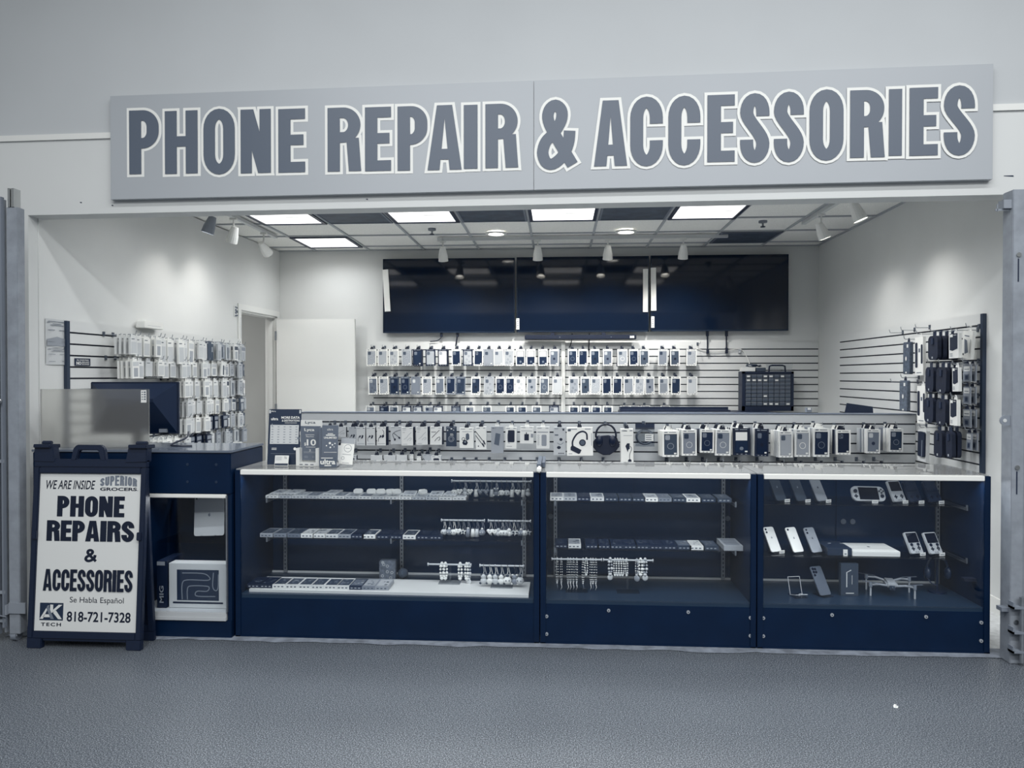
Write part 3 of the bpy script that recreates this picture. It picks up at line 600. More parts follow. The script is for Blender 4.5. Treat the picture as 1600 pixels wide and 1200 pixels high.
# ================================================================== SHOWCASES
YF = 4.13; DEP = .5; CT = .965
SHELF = glass('shelf_glass', .9)
def showcase(label, x0, x1, shelves, uprights, doors=(), screws=(), name='showcase'):
    t = thing(name, label, 'showcase', (x0, YF, 0), group='glass showcases in the counter line'); W = x1-x0
    b = MB(); b.box(0, .006, 0, W, DEP, .225); b.box(-.002, 0, 0, W+.002, .012, .012); b.build('plinth', [BLACK], t, bevel=.003)
    b = MB(); b.box(.015, .012, .225, W-.015, DEP-.01, .25); b.build('deck', [mat('case_deck', col=(.012, .03, .06, 1), rough=.3)], t)
    for x in (0, W-.032): b = MB(); b.box(x, 0, .0, x+.032, DEP, CT); b.build('end_panel', [BLACK], t, bevel=.002)
    b = MB(); b.box(.034, .004, .245, W-.034, .009, .943); b.build('front_glass', [GLASS], t)
    b = MB(); b.box(.0, .02, CT+.0005, W, DEP+.006, CT+.0065); b.build('top_glass', [WHITEG], t)
    b = MB(); b.box(.034, -.004, .94, W-.034, .02, CT+.002); b.build('front_rail', [ALU], t, bevel=.002)
    b = MB(); b.box(.034, .014, .936, W-.034, .034, .942); b.build('rail_lip', [T(.6, .4)], t)
    b = MB(); b.box(.032, DEP-.012, .25, W/2+.02, DEP-.006, .95); b.build('sliding_door', [mat('case_door', col=(.002, .02, .062, 1), rough=.22, spec=.3)], t)
    b = MB(); b.box(W/2-.02, DEP-.022, .25, W-.032, DEP-.016, .95); b.build('sliding_door', [mat('case_door', col=(.002, .02, .062, 1), rough=.22, spec=.3)], t)
    b = MB(); b.box(.032, DEP-.03, .25, W-.032, DEP-.024, .262); b.build('door_track', [T(.82, .35)], t)
    b = MB(); b.box(.032, DEP-.03, .945, W-.032, DEP, CT); b.build('back_rail', [BLACK], t)
    for x, z in doors:
        b = MB(); b.cyl((x-x0, DEP-.03, z), (x-x0, DEP-.024, z), .016, 18); b.build('finger_pull', [T(.42, .3)], t)
    for x in uprights:
        u = x-x0; b = MB(); b.box(u-.011, DEP-.045, .255, u+.011, DEP-.032, .94); 
        for k in range(26): b.box(u-.003, DEP-.0456, .275+k*.0254, u+.003, DEP-.0449, .289+k*.0254, 1)
        b.build('shelf_upright', [mat('upright_steel', .66, .35, .6), VDK], t)
    for (xa, xb, z, ya, yb) in shelves:
        b = MB(); b.box(xa-x0, ya-YF, z-.007, xb-x0, yb-YF, z); s = b.build('shelf', [SHELF], t)
        for x in uprights:
            if xa < x < xb: b = MB(); u = x-x0; b.box(u-.004, ya-YF-.008, z-.024, u+.004, DEP-.045, z-.0075); b.box(u-.004, ya-YF-.012, z-.024, u+.004, ya-YF-.004, z+.006); b.build('bracket', [STEEL], s)
    for x, z in screws:
        b = MB(); b.cyl((x-x0, .001, z), (x-x0, .007, z), .0095, 14); b.cyl((x-x0, -.001, z), (x-x0, .001, z), .0032, 8, 1); b.build('screw_cap', [T(.62, .35), DK], t)
    l = area('case_fill_light', (x0+W/2, YF+.03, .934), (R(-28), 0, 0), W-.12, .012, 2.8*W, (.95, .98, 1))  # unseen fill light added behind the rail to brighten the goods
    return t
SH_L = ((-1.79, -.16, .775, 4.30, 4.585), (-1.79, -.16, .54, 4.30, 4.585))
SH_M = ((-.07, 1.06, .782, 4.28, 4.585), (-.07, 1.06, .505, 4.28, 4.585))
SH_R = ((1.13, 2.30, .777, 4.28, 4.585), (1.13, 2.30, .48, 4.28, 4.585))
showcase('long left glass showcase with white edge, keychains and flat phone case boxes inside', -1.865, -.1078, SH_L, (-1.742, -.99, -.215))
showcase('middle glass showcase with bracelets on acrylic stands', -.103, 1.09, SH_M, (-.02, 1.01), ((-.05, .63), (1.04, .63)), [(x, z) for x, z in [(-.067, .155), (-.067, .055), (.28, .195), (.72, .195), (1.06, .17), (1.06, .07)]])
showcase('right glass showcase with phones, game handhelds and drone', 1.096, 2.334, SH_R, (2.285,), ((1.735, .62), (1.79, .62)), [(1.13, .17), (1.13, .07), (1.5, .195), (2.0, .195), (2.29, .17), (2.29, .07)])
b = MB(); b.box(-.122, 4.10, CT+.004, -.098, 4.2, CT+.03); cw = b.build('corner_bumper', [T(.95, .4)], None, bevel=.006)
tag(cw, 'small white rounded bumper capping the joint between left and middle showcases', 'bumper')
b = MB(); b.box(-.125, 4.2, CT+.0075, -.1, 4.62, CT+.04); b.box(-.098, 4.3, CT+.0075, -.08, 4.62, CT+.038); tag(b.build('joint_strip', [T(.36, .4)], None, bevel=.002), 'dark grey strip covering the joint of left and middle showcase tops', 'strip')

# tall register counter, left of the showcases
t = thing('register_counter', 'tall black counter with open display bay behind the sandwich board', 'counter', (-3.06, 4.1, 0)); W = 1.185
b = MB(); b.box(0, .004, 0, W, .52, .1); b.build('plinth', [BLACK], t, bevel=.003)
b = MB(); b.box(0, 0, .83, W, .46, 1.066); b.build('cash_box', [BLACK], t, bevel=.004)
b = MB(); b.box(-.004, -.006, 1.0675, W+.004, .464, 1.081); b.build('worktop', [mat('worktop_grey', .42, .1)], t, bevel=.002)
for x in (0, .595, W-.025):
    b = MB(); b.box(x, .01, .1, x+.025, .52, .83); b.build('side_panel', [BLACK], t)
b = MB(); b.box(.025, .5, .1, W-.025, .52, .83); b.build('back_panel', [mat('case_door', col=(.002, .02, .062, 1), rough=.22, spec=.3)], t)
b = MB(); b.box(.62, -.004, .808, W-.028, .02, .829); b.build('front_rail', [ALU], t, bevel=.002)
b = MB(); b.box(.62, .0, .1, W-.03, .49, .148); b.box(.62, -.006, .1, W-.03, .0, .121); b.build('bay_floor', [T(.72, .4)], t, bevel=.002)
b = MB(); b.box(.62, .004, .1485, W-.03, .009, .806); b.build('front_glass', [GLASS], t)
b = MB(); b.box(W-.029, -.004, .15, W-.022, .012, .82); b.build('edge_strip', [STEEL], t)
b = MB(); b.box(.63, .2, .5, W-.03, .49, .506); b.build('shelf', [SHELF], t)
area('case_fill_light', (-3.06+.89, 4.135, .8), (R(-28), 0, 0), .48, .012, 1.7, (.95, .98, 1))  # the same added fill, brightening the bay of the tall counter
for x in (.66, .93, 1.1):
    for z in (.9, 1.0):
        b = MB(); b.cyl((x, -.002, z), (x, .004, z), .008, 12); b.build('screw_cap', [T(.17, .4)], t)
FROST = None
def frosted():
    m = bpy.data.materials.new('frosted_acrylic'); m.use_nodes = True; b = m.node_tree.nodes['Principled BSDF']
    b.inputs['Base Color'].default_value = duo(.95); b.inputs['Roughness'].default_value = .3; b.inputs['Transmission Weight'].default_value = .9; b.inputs['IOR'].default_value = 1.18
    return m
pa = atY(232, 608, 4.22); t = thing('privacy_screen', 'frosted acrylic screen standing on the tall black counter', 'screen', (-2.77, 4.22, 1.081))
b = MB(); b.box(-.33, 0, 0, pa.x+2.77, .012, pa.z-1.081); b.build('acrylic_sheet', [frosted()], t, bevel=.002)
b = MB(); x = pa.x+2.77
b.box(x-.046, -.002, -.13+pa.z-1.081+.05, x-.012, -.0005, pa.z-1.081-.006, 0)
for k in range(4): b.rect(x-.042, pa.z-1.081-.02-k*.014, x-.03, pa.z-1.081-.016-k*.014, -.0025, 1); b.rect(x-.026, pa.z-1.081-.022-k*.014, x-.016, pa.z-1.081-.014-k*.014, -.0025, 1)
b.build('payment_sticker', [T(.88), T(.35)], t)
m0, m1 = atY(137, 595, 4.67), atY(284, 682, 4.67)
t = thing('computer_monitor', 'black computer monitor seen from behind on the tall counter', 'monitor', ((m0.x+m1.x)/2, 4.67, .761), (0, 0, R(4)))
W = .575; z0 = .365; z1 = .708; b = MB(); b.box(-W/2, 0, z0, W/2, .025, z1)
b.build('shell', [mat('monitor_shell', .085, .4)], t, bevel=.004)
b = MB(); cx, cz = .17, .60
b.add([(-W/2+.01, 0, z0+.01), (W/2-.01, 0, z0+.01), (W/2-.01, 0, z1-.01), (-W/2+.01, 0, z1-.01), (cx-.3, -.1, cz-.05), (cx-.0, -.1, cz-.02), (cx, -.1, cz), (cx-.3, -.1, cz)],
      [(0, 1, 5, 4), (1, 2, 6, 5), (2, 3, 7, 6), (3, 0, 4, 7), (4, 5, 6, 7), (3, 2, 1, 0)])
b.build('rear_bulge', [mat('monitor_bulge', .11, .3)], t)
b = MB(); b.box(-.1, .0, .0, .1, .17, .012); b.box(-.03, .03, .012, .03, .06, .5); b.build('stand', [BLK], t)
b = MB(); b.box(.17, -.022, .377, .22, -.004, .4); b.build('port_cover', [T(.5)], t); b = MB(); b.box(.06, -.032, .377, .1, -.01, .4); b.build('power_inlet', [T(.4)], t)
cord([(-2.36, 4.56, 1.15), (-2.33, 4.47, 1.12), (-2.36, 4.35, 1.09), (-2.3, 4.31, 1.085), (-2.22, 4.33, 1.085)], .006, 'black monitor cable coiled on the tall counter beside the frosted screen')

t = thing('register_desk', 'low dark desk behind the tall counter carrying the monitor', 'desk', (-2.6, 4.92, 0))
b = MB(); b.box(-.5, -.27, .73, .5, .3, .76); b.build('desk_top', [VDK], t)
for x in (-.48, .45): b = MB(); b.box(x, -.25, 0, x+.03, .28, .73); b.build('side_panel', [BLACK], t)
# ---- bay of the register counter
APL = [(-.02, .62), (.1, .74), (.3, .74), (.44, .6), (.34, .44), (.34, .25), (.48, .1), (.36, -.2), (.18, -.36), (.0, -.3), (-.18, -.36), (-.38, -.16), (-.46, .14), (-.42, .46), (-.26, .7), (-.1, .72)]
def apple(b, cx, cz, s, y, mi):
    b.face2([(cx+s*u*.9, cz+s*(v-.2)*.9) for u, v in smooth_closed(APL)], y, mi); b.face2([(cx+s*u, cz+s*v) for u, v in ((.0, .62), (.02, .8), (.12, .92), (.2, .94), (.19, .8), (.1, .67))], y, mi)
def smooth_closed(p): return [q for q in smooth_path(list(p)+[p[0]], 3)[:-1]]
q = atY(323, 806, 4.3)
t = thing('tablet', 'silver tablet leaning on a stand in the bay of the tall counter', 'tablet', (q.x, 4.33, .5085), (R(-8), R(-3.5), R(-6)))
b = MB(); b.prism(rrect(-.1, .03, .1, .27, .014), -.004, .004); b.build('body', [mat('silver_aluminium', .76, .35, .15)], t)
b = MB(); apple(b, 0, .155, .019, -.0046, 0); b.build('logo', [T(.45)], t)
b = MB(); b.cyl((-.086, -.006, .256), (-.086, -.004, .256), .0065, 12); b.build('camera', [VDK], t)
b = MB(); b.box(-.05, -.012, .004, .05, .016, .012); b.box(-.05, -.012, .01, -.04, -.006, .035); b.box(.04, -.012, .01, .05, -.006, .035); b.build('stand', [ACRY], t)
xa, xb = atY(264, 940, 4.17).x, atY(355, 940, 4.17).x
t = thing('laptop_box', 'white laptop box with dark curling wallpaper print in the tall counter bay', 'box', ((xa+xb)/2, 4.17, .149)); W = xb-xa; H = .262
b = MB(); b.box(-W/2, 0, 0, W/2, .075, H); b.build('carton', [T(.8, .4)], t, bevel=.002)
b = MB(); b.rect(-W*.36, .045, W*.36, .225, -.0008, 0); b.prism(rrect(-W*.43, .026, W*.43, .036, .003), -.0015, 0, 2)
for pts in ([(-.09, .05), (-.09, .14), (-.06, .165), (.06, .165), (.06, .19), (.02, .205), (-.09, .205)], [(-.06, .05), (-.06, .11), (-.04, .13), (.05, .13), (.065, .118), (.05, .1), (.0, .1), (-.015, .085), (.0, .07), (.1, .07)], [(.09, .21), (.085, .13), (.1, .105), (.115, .12), (.118, .2)]):
    b.stroke(smooth_path([(u*1.05, v) for u, v in pts], 4), .006, -.0012, 1)
b.build('print', [mat('print_navy', .16, .5), mat('print_line', .5, .5), VDK], t)
t = thing('gaming_box', 'tall narrow dark box with pale sideways lettering left of the laptop box', 'box', (xa-.038, 4.16, .149))
b = MB(); b.box(-.03, 0, 0, .03, .2, .275); b.build('carton', [VDK], t, bevel=.002)
b = MB(); b.text('MIG', 0, 0, .1, .026, 0, 0, .02); b.move(lambda v: Vector((.012-v.z, -.0012, .03+v.x))); b.box(-.028, -.0015, .25, .02, -.0005, .272); b.build('lettering', [T(.6)], t)

# ================================================================== COUNTER DISPLAYS
TOPZ = CT+.0075
q0, q1 = atY(408, 738, 4.2), atY(462, 652, 4.34)
t = thing('calling_rates_board', 'dark MORE DATA & DESTINATIONS rate board on the left showcase', 'display board', ((q0.x+q1.x)/2+.005, 4.33, TOPZ+.001), (R(-6), 0, 0)); W = .2; H = .335
b = MB(); b.box(-W/2, 0, 0, W/2, .006, H); b.build('board', [mat('board_navy', .17, .45)], t)
b = MB(); b.rect(-W/2+.012, .125, W/2-.012, .24, -.001, 0)
b.rect(-W/2+.02, .232, -W/2+.026, .247, -.0011, 1)
for i in range(5):
    for j in range(7): b.rect(-W/2+.02+i*.037, .133+j*.0155, -W/2+.032+i*.037, .1375+j*.0155, -.0014, 1)
b.text('MORE DATA', -.022, .277, .092, .292, -.001, 2, .03); b.text('& DESTINATIONS', -.018, .26, .092, .272, -.001, 2, .02); b.text('ultra', -.085, .268, -.042, .285, -.001, 2, .02)
b.rect(.0, .251, .075, .253, -.001, 2); b.text('ultra', -.09, .318, -.058, .328, -.001, 2); b.rect(-.075, .098, -.045, .101, -.001, 2); b.rect(-.075, .09, -.045, .093, -.001, 2); b.disc(.068, .096, .009, -.001, 2); b.disc(.088, .16, .008, -.0016, 3)
b.rect(-.08, .066, .08, .068, -.001, 3)
for x in (-.098, .088): b.rect(x, .31, x+.01, .33, -.001, 0)
b.build('print', [T(.78), T(.55), T(.9), T(.45)], t)
t = thing('calling_card', 'small white calling card in front of the dark rate board', 'card', ((q0.x+q1.x)/2+.007, 4.29, TOPZ), (R(-14), 0, 0))
b = MB(); b.box(-.042, 0, 0, .042, .003, .062); b.build('card', [T(.86)], t); b = MB(); b.rect(-.04, .002, .04, .014, -.0008, 0); b.text('TEL', .014, .042, .032, .054, -.0008, 0)
for k in range(4): b.rect(-.036, .034+k*.006, .0, .036+k*.006, -.0008, 1)
b.build('print', [DK, T(.6)], t)
q = atY(481, 735, 4.28)
t = thing('prepaid_card_stand', 'white prepaid card stand with $10 plan poster on the left showcase', 'display stand', (q.x-.004, 4.31, TOPZ), (0, 0, R(-4)))
b = MB(); b.prism([(-.072, 0), (.072, 0), (.078, .10), (.07, .27), (-.062, .27), (-.072, .10)], .03, .034); b.box(-.072, -.02, 0, .072, .05, .02); b.box(-.072, -.02, .02, -.05, .03, .105); b.box(.05, -.02, .02, .072, .03, .105); b.box(-.072, .034, .0, -.06, .05, .2); b.build('stand', [T(.86, .4)], t)
b = MB(); b.prism([(-.05, .03), (.052, .03), (.05, .1), (.062, .1), (.066, .235), (-.06, .235), (-.058, .1), (-.05, .1)], .018, .024); b.build('poster', [mat('poster_slate', .40, .45)], t)
b = MB(); y = .0168; b.text('Lyca', -.035, .2, .028, .222, y, 0, .02); b.rect(-.028, .182, .028, .184, y, 0); b.text('Plans from', -.024, .168, .024, .177, y, 0); b.text('10', -.02, .118, .038, .156, y, 0, .02); b.text('$', -.036, .116, -.024, .136, y, 0, .02); b.rect(-.026, .108, .034, .11, y, 0); b.rect(-.04, .08, .04, .082, y, 2); b.text('2', -.006, .084, .006, .096, y, 0); b.rect(-.04, .074, .04, .076, y, 2)
for x in (-.03, -.02, .02): b.ring(x, .05, .005, .0015, y, 2)
b.build('poster_print', [T(.9), T(.3), T(.62)], t)
b = MB(); b.text('Lyca', -.035, .245, .03, .265, .029, 1, .01); b.build('header_print', [T(.9), T(.3)], t)
b = MB()
for k in range(3): b.rect(-.05+k*.034, .006, -.03+k*.034, .011, -.0208, 1)
b.build('foot_print', [T(.9), T(.3), T(.62)], t)
q = atY(512, 733, 4.28)
t = thing('sim_card_stand', 'dark sim card stand with UNLIMITED poster beside the white stand', 'display stand', (q.x+.016, 4.25, TOPZ), (0, 0, R(3)))
b = MB(); b.box(-.05, -.02, 0, .05, .06, .006); b.prism([(-.05, .006), (.05, .006), (.052, .06), (-.05, .06)], -.02, -.014); b.build('holder', [mat('holder_slate', .36, .4)], t)
b = MB(); b.prism([(-.045, .03), (.05, .03), (.055, .245), (-.04, .245)], .008, .014); b.box(-.062, .02, .0, -.046, .05, .23); b.build('poster', [mat('poster_slate', .40, .45)], t)
b = MB(); b.text('ultra', -.044, .018, .044, .048, -.0212, 0, .03); b.rect(-.02, .008, .02, .014, -.0212, 0); b.rect(-.04, .053, .03, .057, -.0212, 0); y = .007
b.text('ultra', -.01, .215, .024, .228, y, 0); b.text('UNLIMITED', -.03, .166, .046, .178, y, 0, .03); b.rect(-.018, .184, .036, .19, y, 0); b.rect(-.008, .194, .024, .198, y, 0)
for x, z, r in ((.005, .14, .007), (-.015, .125, .004), (.02, .13, .005), (.035, .138, .004), (.008, .115, .005), (.03, .118, .003)): b.disc(x, z, r, y, 0)
b.rect(-.03, .085, .045, .087, y, 0); b.build('print', [T(.9)], t)
q = atY(535, 733, 4.28)
t = thing('notice_holder', 'white notice card in a leaning acrylic holder right of the card stands', 'notice', (q.x+.012, 4.3, TOPZ+.006), (R(-8), R(4), R(-3)))
b = MB(); b.box(-.042, 0, .005, .042, .003, .16); b.build('card', [T(.93, .5)], t); b = MB(); b.box(-.04, -.01, 0, .04, .03, .004); b.build('holder_foot', [ACRY], t)
b = MB(); b.rect(-.042, .128, .042, .16, -.0008, 1); b.ring(.004, .1, .022, .0022, -.0008, 0); b.rect(-.01, .099, .016, .101, -.0008, 0); b.rect(-.024, .062, .028, .064, -.0008, 0); b.rect(-.02, .012, .02, .014, -.0008, 0)
b.ring(-.02, .04, .009, .002, -.0008, 0); b.build('print', [T(.45), T(.66)], t)
# ================================================================== HANGING GOODS
_K = {}
def cached(key, fn):
    if key not in _K: _K[key] = fn()
    return _K[key]
def tab_mesh(tone, w=.034, hh=.03):
    def f():
        b = MB(); b.prism([(-w/2, -.024), (w/2, -.024), (w/2, -.012), (w*.3, .0), (w*.3, hh-.022), (-w*.3, hh-.022), (-w*.3, .0), (-w/2, -.012)], -.0008, .0008)
        return b.mesh('hang_tab', [T(tone)])
    return cached(('tab', tone, w, hh), f)
def box_mesh(ft, it, w=.11, h=.19, d=.018):
    def f():
        b = MB(); b.box(-w/2, -d+.004, -.022-h, w/2, 0, -.022, 0)
        fx, tz, bz = .011, .022, .014
        for x0, z0, x1, z1 in ((-w/2, -.022-h, -w/2+fx, -.022), (w/2-fx, -.022-h, w/2, -.022), (-w/2+fx, -.022-tz, w/2-fx, -.022), (-w/2+fx, -.022-h, w/2-fx, -.022-h+bz)): b.box(x0, -d, z0, x1, -d+.004, z1, 0)
        b.rect(-w/2+fx, -.022-h+bz, w/2-fx, -.022-tz, -d+.0035, 1)
        b.rect(-w*.38, -.035, -w*.18, -.029, -d-.0006, 2); b.rect(-w*.1, -.034, w*.34, -.030, -d-.0006, 2)
        for k in range(3): b.rect(-w*.3+k*w*.26, -.022-h+.004, -w*.2+k*w*.26, -.022-h+.008, -d-.0006, 2)
        return b.mesh('carton', [T(ft, .45), T(max(.05, it*.75), .5), T(.3 if ft > .4 else .6)])
    return cached(('box', ft, it), f)
def case_mesh(ct, pat, w=.11, h=.19, d=.018):
    def f():
        b = MB(); x0, x1, z0, z1 = -w/2+.013, w/2-.013, -.022-h+.016, -.046; y = -d-.001
        m = G(ct) if pat == 'glitter' else T(ct, .3); hi = T(min(.95, ct+.3), .4); lo = T(max(.05, ct-.3), .4)
        b.prism(rrect(x0, z0, x1, z1, .01), y, -d+.0034)
        yy = y-.0006; cx = (x0+x1)/2; cz = (z0+z1)/2
        if pat != 'half': b.face2(rrect(x0+.005, z1-.042, x0+.038, z1-.006, .008), yy, 1 if ct < .5 else 2); 
        if pat == 'ring': b.ring(cx, cz-.012, .021, .0035, yy, 1)
        if pat == 'dot': b.disc(cx, cz-.012, .014, yy, 2)
        if pat == 'cam':
            for u, v in ((.014, -.014), (.014, -.03), (.028, -.022)): b.disc(x0+u, z1+v, .006, yy-.0006, 2)
        if pat == 'stripe':
            for k in range(5): b.rect(x0+.008+k*.014, z0+.008, x0+.014+k*.014, z1-.05, yy, 2)
        if pat == 'half': b.rect(x0+.004, cz+.012, x1-.004, z1-.004, yy, 3); b.disc(cx, z0+.03, .013, yy, 1)
        if pat == 'flower':
            for u, v in ((-.02, .04), (.012, .02), (-.01, -.02), (.018, -.045), (-.022, -.055)): b.ring(cx+u, cz+v, .009, .003, yy, 2, 8)
        b.rect(x1-.02, z0+.004, x1-.003, z0+.014, yy-.0008, 3)
        return b.mesh('phone_case', [m, hi, lo, T(.88)])
    return cached(('case', ct, pat), f)
def hook_mesh(L, v=.62):
    def f():
        b = MB(); b.tube([(0, 0, 0), (0, -L+.004, 0), (0, -L-.002, .004), (0, -L-.008, .026)], .0027, 6); return b.mesh('wire', [mat('hook_wire', v, .35, .7)])
    return cached(('hook', L, v), f)
def plate_mesh():
    def f(): b = MB(); b.box(-.011, -.006, -.012, .011, 0, .02); return b.mesh('back_plate', [mat('hook_plate', .4, .35, .6)])
    return cached('plate', f)
def hook(p, rz, L, label, group):
    t = thing('peg_hook', label, 'hook', p, (0, 0, rz), group); put('wire', hook_mesh(L), t); put('back_plate', plate_mesh(), t); return t
def local(p, rz, y): return Vector(p)+Matrix.Rotation(rz, 3, 'Z') @ Vector((0, y, 0))
TONE = lambda v: 'black' if v < .12 else 'dark' if v < .3 else 'grey' if v < .6 else 'pale' if v < .85 else 'white'
PATN = dict(plain='plain', glitter='glittery', ring='ring-marked', dot='dotted', cam='camera-cut', stripe='striped', half='half-dark', flower='floral')
def phone_box(p, rz, w, h, ft, ct, pat, label, group, tone=.06, tilt=0., name='boxed_phone_case'):
    t = thing(name, label, 'phone case', p, (0, tilt, rz), group); t.scale = (w/.11, 1, h/.19)
    put('carton', box_mesh(ft, ct), t); put('phone_case', case_mesh(ct, pat), t); put('hang_tab', tab_mesh(tone), t); return t

# ---- back wall: three rows of boxed phone cases
BWF = YB-.0205
ROW = {}
ROW['top'] = (545.5, 571.5, 539, [(580, .9, .62, 'glitter'), (597.5, .9, .66, 'plain'), (615, .92, .72, 'flower'), (634.5, .72, .6, 'glitter'), (652, .08, .16, 'plain'), (672, .1, .66, 'cam'), (691.5, .08, .9, 'glitter'), (712.5, .88, .14, 'flower'), (730.5, .1, .7, 'flower'),
    (747.5, .9, .15, 'cam'), (763, .62, .58, 'plain'), (779, .88, .7, 'cam'), (795.5, .84, .68, 'flower'), (813, .9, .16, 'half'), (829.5, .9, .12, 'half'), (848, .9, .14, 'half'), (866, .88, .4, 'dot'), (894.5, .9, .17, 'ring'), (911, .9, .13, 'cam'), (929.5, .9, .18, 'dot'), (949.5, .9, .4, 'dot'),
    (972.5, .88, .62, 'ring'), (990, .9, .13, 'ring'), (1006.5, .84, .32, 'dot'), (1036, .84, .5, 'plain'), (1054.5, .9, .3, 'dot'), (1081, .88, .66, 'glitter')])
ROW['middle'] = (588.5, 616.5, 583, [(582, .9, .4, 'flower'), (599, .9, .62, 'glitter'), (616, .3, .14, 'dot'), (632.5, .34, .12, 'ring'), (649.5, .5, .48, 'plain'), (667, .9, .6, 'glitter'), (687, .84, .42, 'plain'), (704.5, .6, .13, 'plain'), (720, .4, .2, 'flower'), (743.5, .9, .17, 'dot'), (764, .7, .66, 'flower'),
    (781.5, .9, .12, 'ring'), (797, .9, .12, 'ring'), (813, .92, .82, 'flower'), (831, .84, .6, 'dot'), (850.5, .9, .36, 'ring'), (871, .86, .74, 'plain'), (896.5, .92, .6, 'flower'), (914.5, .9, .28, 'dot'), (931, .9, .66, 'glitter'), (948, .88, .12, 'plain'), (965, .9, .13, 'flower'), (982, .9, .54, 'plain'),
    (999.5, .9, .66, 'flower'), (1015, .86, .5, 'dot'), (1037, .9, .62, 'stripe'), (1056.5, .9, .15, 'plain'), (1081.5, .86, .74, 'plain')])
ROW['lowest'] = (634, 662, 627, [(578.5, .86, .4, 'flower'), (599.5, .1, .14, 'plain'), (615, .8, .25, 'flower'), (635, .1, .8, 'plain'), (652, .1, .74, 'flower'), (670, .8, .5, 'cam'), (684, .1, .82, 'plain'), (712, .1, .4, 'cam'), (734, .9, .5, 'cam'), (760.5, .86, .3, 'cam'), (797, .9, .2, 'plain'), (815.5, .9, .14, 'plain'), (838.5, .9, .3, 'plain'),
    (844.5+.0, .9, .18, 'plain'), (865.5, .12, .7, 'cam'), (897, .9, .17, 'cam'), (914.5, .9, .13, 'cam'), (932, .9, .14, 'dot'), (950, .9, .18, 'cam'), (977, .9, .2, 'plain'), (992, .9, .5, 'plain'), (1008.5, .9, .4, 'plain'), (1040, .9, .3, 'plain')])
del ROW['lowest'][3][13]
random.seed(11)
for rn, (y0, y1, yh, items) in ROW.items():
    for i, (px, ft, ct, pat) in enumerate(items):
        L = .13; pz = atY(px, yh, BWF-L).z; x = atY(px, (y0+y1)/2, BWF-L).x
        zt = atY(px, y0, BWF-L).z; zb = atY(px, y1, BWF-L).z; h = min(zt-zb, .2 if rn != 'lowest' else (.06 if px < 1050 else .15) if 966 < px else .15); w = .1+.008*(ct > .5)
        hp = (x, BWF, zt+.022*h/.19)
        hook(hp, 0, L, 'thin hook holding the %s boxed phone case, %s row, back wall' % (ORD[i], rn), 'peg hooks in the %s row on the back wall' % rn)
        lk = '%s boxed phone case with %s %s case' % (TONE(ft), PATN[pat] if pat != 'plain' else 'plain', TONE(ct))
        phone_box((x, BWF-L+.024, hp[2]), R(random.uniform(-3, 3)), w, h, ft, ct, pat, lk+', %s from left, %s row' % (ORD[i], rn), 'boxed phone cases in the %s row on the back wall' % rn, .06, R(random.uniform(-1.5, 1.5)))
        h = min(h, .16) if rn == 'lowest' else h
        if rn != 'lowest' and random.random() < .45:
            bt = random.choice((.08, .5, .85, .1))
            phone_box((x+random.uniform(-.006, .012), BWF-L+.052, hp[2]), R(random.uniform(-5, 5)), w*.98, h*1.03, bt, .3, 'plain', '%s box behind the %s phone case from left, %s row, back wall' % (TONE(bt), ORD[i], rn), 'boxes behind the front phone cases on the back wall', .06)
# empty price hooks further right
for i, px in enumerate((780, 1090)):
    p = atY(px, 632 if i == 0 else 538, BWF)
    hook((p.x, BWF, p.z), 0, .15, ('empty hook in the lowest row of the back wall' if i == 0 else 'empty hook right of the last phone case, top row, back wall'), 'empty hooks on the back wall')

